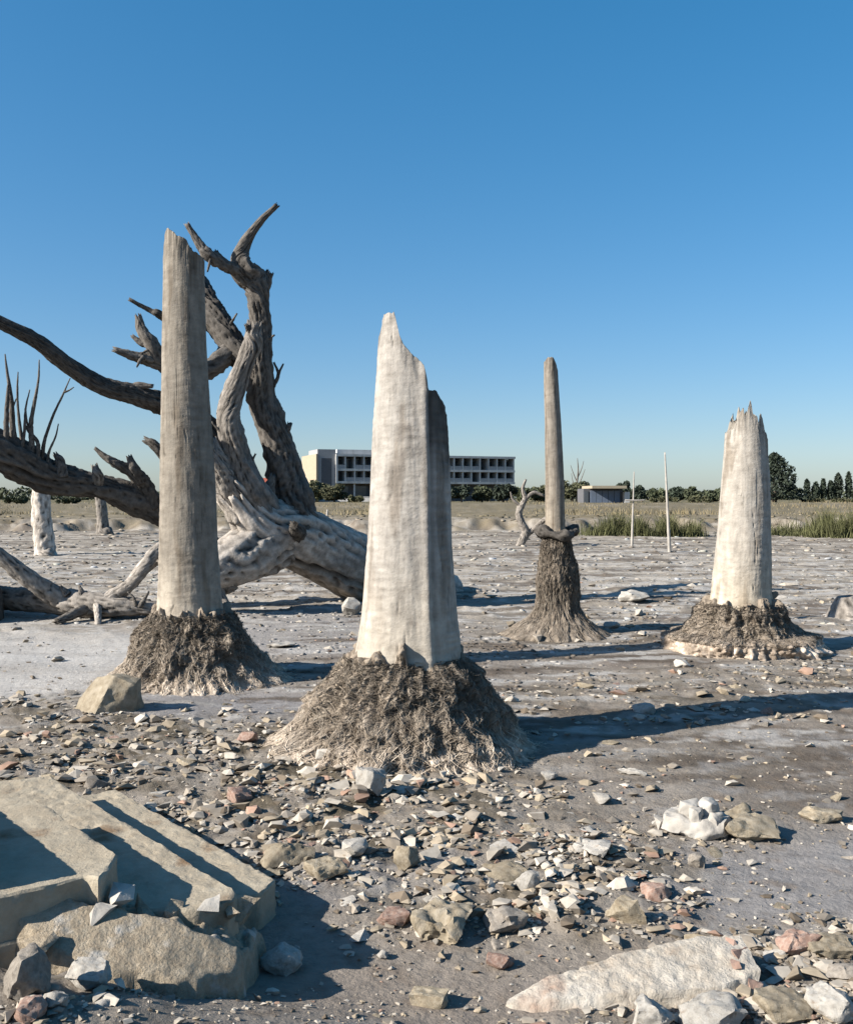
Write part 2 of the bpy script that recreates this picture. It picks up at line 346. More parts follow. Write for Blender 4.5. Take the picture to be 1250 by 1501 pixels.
    def surf(TH, Z, amp=1.0):
        c, s = np.cos(TH), np.sin(TH); wl = (1 - c) / 2; amp = amp * (.85 if fibres < 4000 else 1.0)
        r = np.interp(Z, rz, rl) * wl + np.interp(Z, rz, rr2) * (1 - wl)
        q = np.stack([(c * 2.2).ravel() + seed, (s * 2.2).ravel(), (Z * 3.5).ravel()], -1)
        q2 = np.stack([(c * 9).ravel() + seed, (s * 9).ravel(), (Z * 7).ravel()], -1); q3 = np.stack([(c * 24).ravel(), (s * 24).ravel(), (Z * 22).ravel() + seed], -1)
        n = fbm(q, 3).reshape(TH.shape) * .26 + fbm(q2, 4, .6).reshape(TH.shape) * .16 + fbm(q3, 2).reshape(TH.shape) * .06
        return r * (1 + n * amp)
    tt = np.linspace(0, 1, nrow); rimz = ztop + .12 * fbm(np.stack([np.cos(th2) * 4 + seed, np.sin(th2) * 4, th2 * 0], -1), 3) * 2
    TH, TT = np.meshgrid(th2, tt); Z = -.12 + TT * (rimz[None, :] + .12)
    r = surf(TH, Z)
    V = np.stack([r * np.cos(TH), r * np.sin(TH), Z], -1).reshape(-1, 3)
    wh = (1 - sst(.02, .32, Z / max(ztop, .1))).reshape(-1)
    nn = fbm(V * 7 + seed, 3)
    cl = np.ones((len(V), 3)) * rtone * (1 + .45 * nn)[:, None]
    cl = cl * (1 + (wh * salt * 3.2 * np.clip(.6 + nn * 1.5, 0, 2))[:, None] * np.array((.95, 1.0, 1.08)))
    if ped:
        m_ = (1 - sst(ped - .02, ped + .05, V[:, 2]))[:, None]; lip = (1 - sst(.02, .12, np.abs(V[:, 2] - .07)))[:, None] * np.clip(.5 + nn * 3, 0, 1)[:, None]
        cl = cl * (1 - m_) + m_ * (np.array((1.45, 1.42, 1.42)) * (1 + .5 * nn)[:, None] + lip * np.array((1.3, 1.35, 1.45)))
    rows = [V]; cols = [cl]
    rimr = r[-1]
    for sc, dz in ((.94, .012), (.8, .0), (.5, -.02)):
        rows.append(np.stack([rimr * sc * np.cos(th2), rimr * sc * np.sin(th2), rimz + dz + .02 * rng.randn(nth2) * .4], -1)); cols.append(cl[-nth2:])
    me = np_mesh('root_mass', np.vstack(rows), [grid_faces(nrow + 3, nth2)], True, np.vstack(cols))
    rm = link('root_mass', me, M['root'], root_e)
    # hanging and spreading root fibres over the mass
    n = int(fibres * 1.05); m = 5
    th0 = rng.rand(n) * 2 * math.pi; z0 = ztop * (1.03 - .95 * rng.rand(n) ** 1.2); ln = fibre_len * (.04 + .16 * rng.rand(n)) * (.35 + 1.0 * (1 - z0 / ztop))
    s_ = np.linspace(0, 1, m)[None, :]
    z0 = np.maximum(z0, ped + .03 * rng.rand(n)); Zs = np.maximum(z0[:, None] - ln[:, None] * s_ * .85, .004 if not ped else ped * .8)
    fr = 1 - Zs / ztop
    Ts = th0[:, None] + (rng.randn(n)[:, None] * (.10 + .22 * (z0 / ztop)[:, None])) * s_ + .035 * rng.randn(n, m)
    Rs = surf(Ts, Zs, 1.0) + .003 + .013 * rng.rand(n)[:, None] * np.sin(s_ * 3.1) + np.maximum(0, ln[:, None] * s_ * .85 - z0[:, None]) * .9
    Zs = Zs + .006 * rng.randn(n, m) * (s_ > .01); wd = (.0016 + .0046 * rng.rand(n) ** 3) * (d / 6.0) ** .5
    C = np.stack([Rs * np.cos(Ts), Rs * np.sin(Ts), Zs], -1)
    rad_dir = np.stack([np.cos(Ts), np.sin(Ts), 0 * Ts], -1); tan_dir = np.stack([-np.sin(Ts), np.cos(Ts), 0 * Ts], -1)
    taper = (1 - .75 * s_)[..., None] * wd[:, None, None]
    ringv = np.stack([C + rad_dir * taper, C - tan_dir * taper - rad_dir * taper * .4, C + tan_dir * taper - rad_dir * taper * .4], 2)   # n,m,3,3
    V = ringv.reshape(-1, 3)
    bi = (np.arange(n) * m * 3)[:, None, None]; a = np.arange(m - 1)[None, :, None]; j = np.arange(3)[None, None, :]
    f = np.stack([bi + a * 3 + j, bi + a * 3 + (j + 1) % 3, bi + (a + 1) * 3 + (j + 1) % 3, bi + (a + 1) * 3 + j], -1).reshape(-1, 4)
    sh = rtone * (.55 + .75 * rng.rand(n))[:, None] * (.62 + .42 * sst(.95, .25, Zs / ztop)) * (1 + salt * 2.6 * (1 - sst(.02, .4, Zs / ztop)))
    cl = np.repeat(sh.reshape(-1), 3)[:, None] * np.ones(3)
    link('root_fibre', np_mesh('root_fibre', V, [f], True, cl), M['fibre'], root_e, kind='stuff')
    return root_e

mid = palm_stump('thickest pale palm stump in the middle with sloping jagged top and wide matted roots', 601, 6.2,
    [(470, 557, 645), (500, 555, 648), (560, 551, 652), (610, 548, 655), (700, 543, 660), (800, 538, 663), (900, 529, 670), (950, 521, 676), (1000, 512, 684)],
    [(-1.0, 500), (-.94, 476), (-.86, 465), (-.5, 464), (-.43, 478), (-.32, 496), (-.2, 513), (.0, 524), (.2, 533), (.36, 543), (.42, 560), (.50, 575), (.72, 578), (.88, 590), (1.0, 612)],
    [(962, 510, 676), (980, 494, 704), (1000, 482, 718), (1030, 458, 728), (1055, 434, 744), (1085, 402, 768), (1100, 378, 790), (1135, 360, 820)], 3,
    tone=(.99, .97, .94), tonetop=(.90, .885, .865), jag=.016, seam=R(-60), nth=240, nz=340, fibres=8000, hollow=.05, rtone=1.14, salt=.42, shade_z=zz(640, 6.2))
leftp = palm_stump('tallest palm stump at left, grey towards its slanted top, in front of fallen tree', 279, 8.5,
    [(345, 243, 300), (380, 241, 299), (500, 238, 302), (600, 237, 308), (700, 236, 315), (800, 235, 319), (880, 233, 325), (910, 231, 329), (940, 229, 331)],
    [(-1, 352), (-.9, 340), (-.7, 338), (-.4, 346), (0, 354), (.35, 358), (.5, 370), (1.0, 378)],
    [(898, 228, 338), (915, 212, 352), (935, 204, 364), (960, 194, 376), (980, 180, 398), (995, 160, 425), (1015, 150, 440)], 11,
    tone=(1.02, .99, .95), tonetop=(.60, .565, .51), jag=.012, nth=220, nz=340, fibres=6500, hollow=.04, rtone=1.1, salt=.36)
thinp = palm_stump('thin grey palm stump with a dark collar above its column of roots', 813, 11.2,
    [(525, 797, 816), (560, 797, 818), (620, 798, 822), (700, 799, 826), (775, 799, 828), (800, 798, 832)],
    [(-1, 532), (-.5, 526), (.3, 526), (.6, 532), (1, 545)],
    [(786, 798, 833), (800, 794, 838), (825, 791, 842), (850, 787, 847), (880, 788, 846), (893, 785, 849), (905, 777, 857), (917, 758, 873), (930, 736, 894)], 23,
    tone=(.72, .68, .63), tonetop=(.62, .58, .53), jag=.012, nth=110, nz=200, fibres=2600, hollow=.03, salt=.10, rtone=.72)
rightp = palm_stump('right palm stump with splintered top standing on a flat root pedestal', 1085, 10.1,
    [(600, 1066, 1118), (630, 1064, 1120), (645, 1063, 1122), (700, 1058, 1126), (800, 1050, 1128), (870, 1043, 1128), (895, 1039, 1132), (920, 1036, 1136)],
    [(-1.0, 634), (-.8, 628), (-.66, 612), (-.5, 604), (-.4, 598), (-.34, 612), (-.2, 606), (-.05, 588), (.02, 592), (.10, 606), (.3, 612), (.42, 622), (.5, 610), (.62, 612), (.75, 630), (1, 645)],
    [(884, 1034, 1138), (895, 1024, 1146), (910, 1016, 1152), (925, 1004, 1166), (930, 984, 1188), (940, 978, 1196), (952, 974, 1202), (962, 970, 1206)], 31,
    tone=(1.14, 1.09, 1.0), tonetop=(.98, .95, .90), jag=.05, nth=200, nz=240, fibres=4200, hollow=.16, salt=.42, fibre_len=.6, ped=.17)

# ------------------------------------------------------------------ tubes for dead wood
def catmull(P, n):
    P = np.asarray(P, float); Q = np.vstack([2 * P[0] - P[1], P, 2 * P[-1] - P[-2]]); out = []
    for i in range(1, len(Q) - 2):
        t = np.linspace(0, 1, n, endpoint=False)[:, None]; a, b, c, d = Q[i - 1], Q[i], Q[i + 1], Q[i + 2]
        out.append(.5 * ((2 * b) + (-a + c) * t + (2 * a - 5 * b + 4 * c - d) * t ** 2 + (-a + 3 * b - 3 * c + d) * t ** 3))
    out.append(Q[-2][None, :]); return np.vstack(out)
def tube_mesh(name, pts, seed=0, nth=28, per=14, rough=.16, tip='snag', tone=1.0, twist=1.0):
    """pts: (x,y,z,r). dead limb with grain, lumps and a splintered or pointed end"""
    rng = np.random.RandomState(seed + 100)
    C = catmull(pts, per); P = C[:, :3]; r = np.maximum(C[:, 3], .002)
    L = np.concatenate([[0], np.cumsum(np.linalg.norm(np.diff(P, axis=0), axis=1))])
    T = np.gradient(P, axis=0); T /= np.linalg.norm(T, axis=1)[:, None]
    up = np.array((.13, .27, .95)); A = np.cross(T, up); A /= np.linalg.norm(A, axis=1)[:, None]; B = np.cross(T, A)
    th = np.linspace(0, 2 * math.pi, nth, endpoint=False)
    c, s = np.cos(th), np.sin(th); rm = r.mean()
    TH, LL = np.meshgrid(th, L / max(rm, .01)); RR = np.repeat(r[:, None], nth, 1)
    a = TH + .12 * twist * LL
    def q(fx, fl, o): return fbm(np.stack([(np.cos(a) * fx).ravel() + seed * 5.3, (np.sin(a) * fx).ravel(), (LL * fl).ravel()], -1), o).reshape(TH.shape)
    lump = q(.9, .35, 3); grain = q(8.5, .10, 3); knot = np.maximum(0, q(1.2, .55, 2) - .25); gro = np.clip(1 - np.abs(q(3.0, .10, 2)) / .08, 0, 1)
    RR = RR * (1 + rough * 1.3 * lump + rough * 1.0 * grain + 1.2 * rough / .16 * .35 * knot - .16 * gro)
    V = P[:, None, :] + RR[..., None] * (A[:, None, :] * c[None, :, None] + B[:, None, :] * s[None, :, None])
    if tip == 'snag':
        k = max(2, per // 4); sp = rng.rand(nth) * 1.6 * r[-1]
        for i in range(k):
            V[-1 - i] += T[-1] * (sp * ((k - i) / k) ** 2)[:, None]
    V = V.reshape(-1, 3)
    col = (1 + 1.0 * grain - .7 * gro + .2 * lump - .5 * np.minimum(knot * 2, 1)).reshape(-1, 1) * np.ones(3) * tone
    e0, e1 = len(V), len(V) + 1
    V = np.vstack([V, P[0], P[-1] - T[-1] * r[-1] * .3]); col = np.vstack([col, np.ones((2, 3)) * .5 * tone])
    n = len(P); j = np.arange(nth)
    f3 = np.vstack([np.stack([np.full(nth, e0), (j + 1) % nth, j], -1), np.stack([np.full(nth, e1), (n - 1) * nth + j, (n - 1) * nth + (j + 1) % nth], -1)])
    return np_mesh(name, V, [grid_faces(n, nth), f3], True, np.clip(col, .15, 3.6))
def PT(lst):
    """(u, v, distance, radius in photo pixels) -> world points with radii"""
    return [(*P3(u, v, d), rp * d / F) for u, v, d, rp in lst]
def off(lst, o): return [(a - o[0], b - o[1], c - o[2], r) for a, b, c, r in lst]

def dead_thing(name, label, cat, base, pieces, mat=None, group=None):
    e = empty(name, base); tag(e, label, cat, group); objs = {}
    for i, pc in enumerate(pieces):
        nm, pts = pc[0], pc[1]; kw = pc[2] if len(pc) > 2 else {}
        big = max(p[3] for p in pts)
        me = tube_mesh(nm, off(pts, base), seed=hash_(label, i), nth=kw.pop('nth', 60 if big > .15 else 30 if big > .05 else 10), per=kw.pop('per', 16 if big > .15 else 10), **{k_: v_ for k_, v_ in kw.items() if k_ != 'on'})
        o = link(nm, me, mat or M['dead'], objs.get(kw.get('on')) or e)
        objs[i] = o
    return e
def hash_(s, i): return (sum(ord(ch) * (k + 3) for k, ch in enumerate(s)) + 31 * i) % 997

b0 = Vector((*G(520, 884), 0))
WH = dict(tone=1.85)
big = [
 ('trunk', PT([(640, 882, 16.6, 50), (600, 868, 16.0, 52), (530, 835, 15.0, 50), (470, 803, 14.3, 47), (425, 782, 13.8, 46), (380, 768, 13.4, 40), (352, 735, 13.2, 26)]), dict(tone=2.4, nth=64, per=26, rough=.085)),
 ('limb', PT([(442, 800, 13.9, 34), (430, 745, 13.8, 31), (420, 700, 13.8, 26), (405, 644, 13.7, 23), (384, 586, 13.6, 20), (380, 532, 13.5, 18), (383, 478, 13.5, 16), (379, 435, 13.4, 16), (372, 412, 13.4, 20), (356, 396, 13.3, 17), (354, 372, 13.3, 11), (364, 349, 13.3, 8), (383, 323, 13.3, 5), (404, 303, 13.3, 4)]), dict(rough=.24, tone=.72)),
 ('branch', PT([(366, 402, 13.35, 13), (342, 394, 13.2, 10), (324, 385, 13.1, 9), (305, 374, 13.0, 9), (296, 364, 13.0, 7), (285, 346, 13.0, 5), (276, 331, 13.0, 4)]), dict(rough=.3, on=1, tone=.8)),
 ('snag', PT([(327, 388, 13.1, 6), (322, 378, 13.1, 5), (318, 370, 13.1, 3)]), dict(on=1, tone=.6)),
 ('snag', PT([(378, 428, 13.4, 10), (388, 415, 13.5, 10), (393, 404, 13.5, 6)]), dict(on=1, tone=.7)),
 ('limb', PT([(384, 560, 13.55, 17), (366, 537, 13.5, 20), (345, 510, 13.6, 21), (324, 480, 13.8, 20), (306, 452, 14.0, 19), (292, 425, 14.2, 17), (275, 392, 14.4, 14), (262, 372, 14.5, 9)]), dict(rough=.24, tone=.45)),
 ('limb', PT([(390, 765, 13.4, 30), (365, 715, 13.2, 24), (349, 672, 13.1, 20), (336, 622, 13.0, 17), (341, 582, 13.0, 15), (357, 538, 13.0, 13), (370, 505, 13.0, 14), (372, 486, 13.0, 11)]), dict(rough=.17, tone=1.15)),
 ('snag', PT([(372, 494, 13.0, 9), (366, 484, 12.95, 6), (362, 478, 12.9, 3)]), dict(on=6, tone=.5)),
 ('limb', PT([(362, 735, 13.2, 28), (345, 700, 13.4, 22), (325, 655, 13.4, 18), (300, 622, 13.3, 16), (268, 602, 13.1, 16), (236, 590, 12.9, 16), (194, 578, 12.7, 14), (150, 566, 12.5, 13), (104, 538, 12.3, 12), (61, 505, 12.1, 11), (12, 478, 11.9, 10), (-50, 452, 11.7, 8), (-110, 446, 11.5, 4)]), dict(rough=.19, tone=.46, per=18)),
 ('branch', PT([(318, 655, 13.4, 10), (321, 635, 13.4, 8), (318, 622, 13.4, 5)]), dict(on=8)),
 ('snag', PT([(190, 576, 12.7, 8), (202, 566, 12.7, 6), (222, 566, 12.7, 3)]), dict(on=8, tone=.8)),
 ('limb', PT([(345, 510, 13.6, 15), (300, 545, 13.2, 14), (262, 545, 13.0, 13), (238, 530, 12.9, 12), (222, 503, 12.8, 10), (208, 482, 12.8, 7), (203, 465, 12.8, 4)]), dict(rough=.3, tone=.75)),
 ('branch', PT([(240, 535, 12.9, 9), (216, 527, 12.8, 9), (195, 522, 12.7, 7), (170, 513, 12.6, 4)]), dict(on=11, rough=.25, tone=.85)),
 ('snag', PT([(222, 505, 12.8, 6), (208, 503, 12.8, 5), (196, 494, 12.8, 3)]), dict(on=11, tone=.7)),
 ('branch', PT([(304, 450, 14.0, 10), (276, 470, 13.7, 8), (250, 470, 13.4, 6), (232, 460, 13.1, 6), (222, 456, 13.1, 4), (192, 440, 13.0, 2.5)]), dict(rough=.25, tone=.5)),
 ('twig', PT([(396, 575, 13.6, 3.5), (403, 562, 13.6, 3), (408, 548, 13.6, 2.5), (402, 532, 13.6, 1.5)]), dict(on=1, tone=.6)),
 ('twig', PT([(408, 549, 13.6, 2.2), (415, 534, 13.6, 1.3)]), dict(on=1, tone=.6)),
 ('twig', PT([(410, 655, 13.7, 5), (418, 642, 13.7, 4), (424, 624, 13.7, 4)]), dict(on=1, tone=.8)),
 ('twig', PT([(372, 735, 13.3, 7), (374, 712, 13.3, 6), (369, 690, 13.3, 3)]), dict(tone=.5)),
 ('snag', PT([(392, 742, 13.4, 12), (395, 716, 13.4, 9), (399, 700, 13.4, 5)]), dict(tone=.9)),
 ('limb', PT([(405, 790, 13.6, 44), (370, 806, 13.3, 42), (330, 828, 13.0, 36), (285, 838, 12.8, 24), (240, 815, 12.9, 14), (215, 828, 13.0, 11), (190, 858, 13.1, 9), (165, 878, 13.1, 10), (140, 888, 13.0, 9)]), dict(tone=2.2, nth=44, per=20, rough=.09)),
 ('branch', PT([(330, 850, 13.0, 22), (320, 868, 12.9, 12), (330, 884, 12.8, 6)]), dict(on=20, tone=1.3)),
 ('knot', PT([(437, 782, 13.4, 13), (434, 775, 13.15, 10), (432, 772, 13.08, 7)]), dict(on=0, tone=.5)),
 ('limb', PT([(352, 760, 13.2, 18), (330, 700, 13.0, 16), (318, 672, 12.9, 13), (312, 655, 12.9, 9)]), dict(tone=1.5, rough=.28)),
]
_rt = np.random.RandomState(4)
for (u_, v_, d_, du, dv) in ((352, 400, 13.3, -14, -8), (310, 376, 13.0, -4, 16), (226, 508, 12.8, -14, 8), (210, 524, 12.7, -8, 12), (330, 486, 13.7, 12, -18), (332, 640, 13.0, -14, -14), (360, 690, 13.2, 12, -20), (385, 500, 13.5, 16, -8)):
    k_ = 1 + .5 * _rt.rand(); big.append(('twig', PT([(u_, v_, d_, 4.0), (u_ + du * .5 + _rt.randn(), v_ + dv * .4, d_ - .05, 2.6), (u_ + du * k_, v_ + dv * k_, d_ - .1, 1.2)]), dict(tone=.7, rough=.3)))
dead_thing('fallen_tree', 'huge bare fallen tree with twisted grey limbs behind the tallest palm stump', 'dead tree', b0, big)
b1 = Vector((*G(-40, 860), 0))
logs = [
 ('trunk', PT([(-140, 610, 12.6, 30), (-40, 642, 13.0, 28), (20, 670, 13.2, 27), (62, 694, 13.4, 25), (105, 706, 13.6, 21), (150, 714, 13.8, 19), (205, 734, 14.0, 22), (250, 762, 14.2, 17), (300, 790, 14.5, 12), (340, 815, 14.8, 8)]), dict(rough=.24, tone=.6, nth=56, per=24)),
 ('limb', PT([(-60, 640, 13.0, 34), (-70, 720, 12.8, 34), (-60, 800, 12.6, 40), (-50, 880, 12.5, 52)]), dict(tone=.9)),
 ('branch', PT([(225, 745, 14.0, 13), (212, 712, 13.9, 13), (196, 694, 13.8, 10), (172, 680, 13.7, 7), (155, 670, 13.7, 5), (141, 658, 13.7, 2.5)]), dict(rough=.28, tone=.6)),
 ('snag', PT([(208, 706, 13.8, 9), (198, 690, 13.7, 9), (191, 672, 13.7, 4)]), dict(on=2, tone=.6)),
 ('branch', PT([(268, 772, 14.3, 10), (266, 725, 14.1, 9), (252, 686, 14.0, 8), (228, 654, 13.9, 7), (215, 646, 13.9, 5)]), dict(tone=.6)),
 ('branch', PT([(48, 680, 13.2, 5.0), (47, 650, 13.2, 4.3), (46, 620, 13.2, 3.4), (52, 585, 13.2, 2.5), (57, 555, 13.2, 1.6), (58, 528, 13.2, 0.8)]), dict(tone=.8)),
 ('branch', PT([(40, 672, 13.2, 3.7), (32, 640, 13.2, 2.8), (27, 600, 13.2, 1.9), (26, 570, 13.2, 1.6), (27, 546, 13.2, 0.8)]), dict(tone=.8)),
 ('branch', PT([(60, 688, 13.3, 3.7), (63, 665, 13.3, 3.1), (66, 645, 13.3, 2.5), (78, 610, 13.3, 1.9), (92, 580, 13.3, 1.4), (103, 555, 13.3, 0.8)]), dict(tone=.6)),
 ('twig', PT([(95, 575, 13.3, 1.8), (102, 572, 13.3, 1.2), (108, 568, 13.3, .8)]), dict(on=7, tone=.6)),
 ('branch', PT([(22, 662, 13.1, 5.6), (19, 625, 13.1, 4.3), (17, 585, 13.1, 3.1), (11, 545, 13.1, 1.9), (8, 520, 13.1, 0.9)]), dict(tone=.7)),
 ('branch', PT([(10, 655, 13.0, 4.3), (10, 615, 13.0, 3.7), (12, 575, 13.0, 2.5), (13, 560, 13.0, 1.2)]), dict(tone=.65)),
 ('branch', PT([(54, 684, 13.2, 3.7), (56, 650, 13.2, 3.1), (42, 632, 13.2, 1.9), (37, 622, 13.2, 1.2)]), dict(tone=.6)),
 ('snag', PT([(92, 700, 13.4, 9), (88, 676, 13.4, 7), (83, 668, 13.4, 4)]), dict(tone=.8)),
 ('snag', PT([(145, 712, 13.7, 9), (143, 696, 13.6, 8), (140, 686, 13.6, 5)]), dict(tone=1.2)),
 ('twig', PT([(30, 670, 13.1, 3.0), (36, 635, 13.1, 2.2), (38, 600, 13.1, 1.5), (44, 572, 13.1, .8)]), dict(tone=.7)),
 ('twig', PT([(70, 690, 13.3, 3.0), (72, 664, 13.3, 2.0), (82, 640, 13.3, 1.3), (86, 622, 13.3, .8)]), dict(tone=.7)),
 ('twig', PT([(14, 660, 13.1, 3.2), (20, 630, 13.1, 2.2), (18, 606, 13.1, 1.5), (24, 585, 13.1, .8)]), dict(tone=.7)),
 ('twig', PT([(46, 640, 13.2, 2.2), (40, 618, 13.2, 1.5), (38, 596, 13.2, .9)]), dict(tone=.7)),
 ('twig', PT([(118, 706, 13.6, 4.0), (112, 692, 13.6, 2.6), (104, 684, 13.6, 1.2)]), dict(tone=.7)),
]
dead_thing('fallen_tree', 'dark fallen trunk at left edge with thin bare upright twigs', 'dead tree', b1, logs)
_rt = np.random.RandomState(8)
b2 = Vector((*G(110, 900), 0))
lowb = [
 ('limb', PT([(-70, 860, 13.2, 16), (0, 876, 13.0, 17), (60, 880, 12.8, 18), (110, 884, 12.7, 20), (160, 888, 12.6, 17), (205, 890, 12.6, 12), (240, 896, 12.6, 8)]), dict(tone=1.5, nth=36)),
 ('branch', PT([(95, 884, 12.7, 16), (70, 868, 12.6, 15), (45, 850, 12.5, 13), (20, 830, 12.4, 12), (-20, 800, 12.3, 10)]), dict(tone=1.6)),
 ('branch', PT([(150, 888, 12.6, 12), (168, 872, 12.6, 10), (190, 858, 12.6, 9), (208, 838, 12.6, 9), (225, 812, 12.7, 9), (245, 796, 12.8, 8)]), dict(tone=1.7)),
 ('branch', PT([(130, 890, 12.6, 9), (105, 902, 12.3, 7), (85, 910, 12.1, 5)]), dict(tone=1.0)),
 ('branch', PT([(143, 888, 12.5, 6), (144, 905, 12.3, 5), (144, 922, 12.1, 5)]), dict(tone=2.1)),
 ('twig', PT([(205, 890, 12.5, 4), (212, 878, 12.5, 3), (218, 868, 12.5, 1.5)]), dict(tone=.8)),
 ('twig', PT([(200, 888, 12.5, 3), (196, 876, 12.5, 2), (188, 868, 12.5, 1)]), dict(tone=.8)),
 ('snag', PT([(120, 876, 12.6, 6), (119, 866, 12.6, 4), (117, 860, 12.6, 2)]), dict(tone=1.0)),
 ('snag', PT([(100, 872, 12.6, 6), (93, 864, 12.6, 4), (90, 860, 12.6, 2)]), dict(tone=1.0)),
]
dead_thing('fallen_branch', 'salt-bleached forked branch lying on the ground left of the tallest palm stump', 'branch', b2, lowb)

# small dead trees, stumps and poles further back
def ground_pt(u, v):
    x, y = G(u, v); return Vector((x, y, gz(x, y)))
p = ground_pt(762, 800); dd = p.y
dead_thing('dead_sapling', 'small crooked bleached dead tree left of the thin palm stump', 'dead tree', p, [
 ('trunk', PT([(757, 806, dd, 5), (765, 793, dd, 6), (770, 780, dd, 6), (764, 766, dd, 5.5), (760, 752, dd, 5), (765, 740, dd, 4.5), (769, 730, dd, 3.5), (766, 716, dd, 2.5), (770, 704, dd, 1.5)]), dict(tone=1.5)),
 ('branch', PT([(769, 785, dd, 4), (782, 776, dd, 4), (795, 764, dd - .3, 4), (804, 758, dd - .5, 3)]), dict(tone=1.3)),
 ('branch', PT([(769, 732, dd, 3), (782, 722, dd, 2.5), (795, 726, dd, 2)]), dict(tone=1.2)),
 ('branch', PT([(766, 744, dd, 2.5), (752, 733, dd, 2), (748, 722, dd, 1)]), dict(tone=1.2))], M['dead'])
def stump(label, u, v, vt, pts, tone, tip='snag'):
    p = ground_pt(u, v); d = p.y
    e = dead_thing('tree_stump', label, 'stump', p, [('trunk', PT([(a, b, d, r) for a, b, r in pts]), dict(tone=tone, nth=30, tip=tip)),
        ('root_flare', PT([(u - 3, v - 3, d - .1, 9), (u + 6, v + 1, d - .15, 12), (u + 14, v + 4, d - .1, 5)]), dict(tone=tone * .7))], M['dead'], 'small stumps in the background')
stump('white square-sided stump seen under the dark fallen trunk at left', 65, 814, 722, [(69, 822, 17), (66, 805, 15), (63, 770, 14), (61, 735, 13), (60, 715, 12)], 3.0)
stump('narrow tan stump further back, right of the white stump', 152, 784, 720, [(154, 790, 11), (152, 776, 9), (149, 745, 8), (146, 718, 7)], 1.35)
stump('pale conical stump mound cut by the right edge of the picture', 1240, 906, 870, [(1244, 925, 36), (1242, 905, 30), (1240, 888, 22), (1238, 874, 12)], 1.7, '')

def pole(label, u, v, vt, ut, rp, cross=None, paint='bleached'):
    p = ground_pt(u, v); d = p.y; e = empty('pole', p); tag(e, label, 'pole', 'thin poles on the flat')
    pts = off(PT([(u, v + 4, d, rp * 1.35), ((2 * u + ut) / 3, (2 * v + vt) / 3, d, rp * 1.1), ((u + 2 * ut) / 3, (v + 2 * vt) / 3, d, rp * .8), (ut, vt, d, rp * .5)]), p)
    link('shaft', tube_mesh('shaft', pts, seed=int(u), nth=10, rough=.06), M[paint], e)
    if cross:
        pts = off(PT([(cross[0], cross[2], d - .06, 1.1), ((cross[0] + cross[1]) / 2, cross[2] + .4, d - .06, 1.1), (cross[1], cross[2], d - .06, .9)]), p)
        link('crossbar', tube_mesh('crossbar', pts, seed=4, nth=8, rough=.05), M[paint], e)
pole('short thin white pole with a crossbar, left of the taller pole', 925.5, 804, 692, 929, 1.5, (916, 944, 733))
pole('taller thin white pole leaning slightly left, near the right palm stump', 981, 810, 664, 974, 2.0)
pole('short pale post behind the root end of the fallen tree', 479, 772, 748, 480, 2.6)

# ------------------------------------------------------------------ rough masonry pieces
def roughen(bm, L, amp, freq, seed=0, rounds=6, bev=0.0):
    if bev:
        try: bmesh.ops.bevel(bm, geom=bm.edges[:], offset=bev, segments=1, affect='EDGES', profile=.5)
        except Exception: pass
    bmesh.ops.triangulate(bm, faces=bm.faces[:])
    for _ in range(rounds):
        es = [e for e in bm.edges if e.calc_length() > L]
        if not es: break
        bmesh.ops.subdivide_edges(bm, edges=es, cuts=1, use_grid_fill=False)
        bmesh.ops.triangulate(bm, faces=[f for f in bm.faces if len(f.verts) > 3])
    bm.normal_update()
    Pn = np.array([v.co[:] for v in bm.verts]); Nn = np.array([v.normal[:] for v in bm.verts])
    n = fbm(Pn * freq + seed * 3.3, 4, .55) * amp
    chip = np.maximum(0, fbm(Pn * freq * .6 + seed + 50, 2) - .28) * amp * 3.0
    Q = Pn + Nn * (n - chip)[:, None]
    for v, q in zip(bm.verts, Q): v.co = q
    return bm
def prism(poly, z0, z1, ztop=None):
    bm = bmesh.new()
    lo = [bm.verts.new((x, y, z0)) for x, y in poly]; hi = [bm.verts.new((x, y, (ztop(x, y) if ztop else z1))) for x, y in poly]
    n = len(poly); bm.faces.new(lo[::-1]); bm.faces.new(hi)
    for i in range(n): bm.faces.new((lo[i], lo[(i + 1) % n], hi[(i + 1) % n], hi[i]))
    bmesh.ops.recalc_face_normals(bm, faces=bm.faces[:])
    return bm
def hull(points):
    bm = bmesh.new()
    for p_ in points: bm.verts.new(p_)
    r = bmesh.ops.convex_hull(bm, input=bm.verts[:])
    bmesh.ops.delete(bm, geom=[g for g in r.get('geom_interior', []) if isinstance(g, bmesh.types.BMVert)], context='VERTS')
    loose = [v for v in bm.verts if not v.link_faces]
    if loose: bmesh.ops.delete(bm, geom=loose, context='VERTS')
    bmesh.ops.recalc_face_normals(bm, faces=bm.faces[:])
    return bm
def smooth_angle(me, deg=32):
    me.polygons.foreach_set('use_smooth', np.ones(len(me.polygons), bool))
    try: me.set_sharp_from_angle(angle=R(deg))
    except Exception: pass
    return me

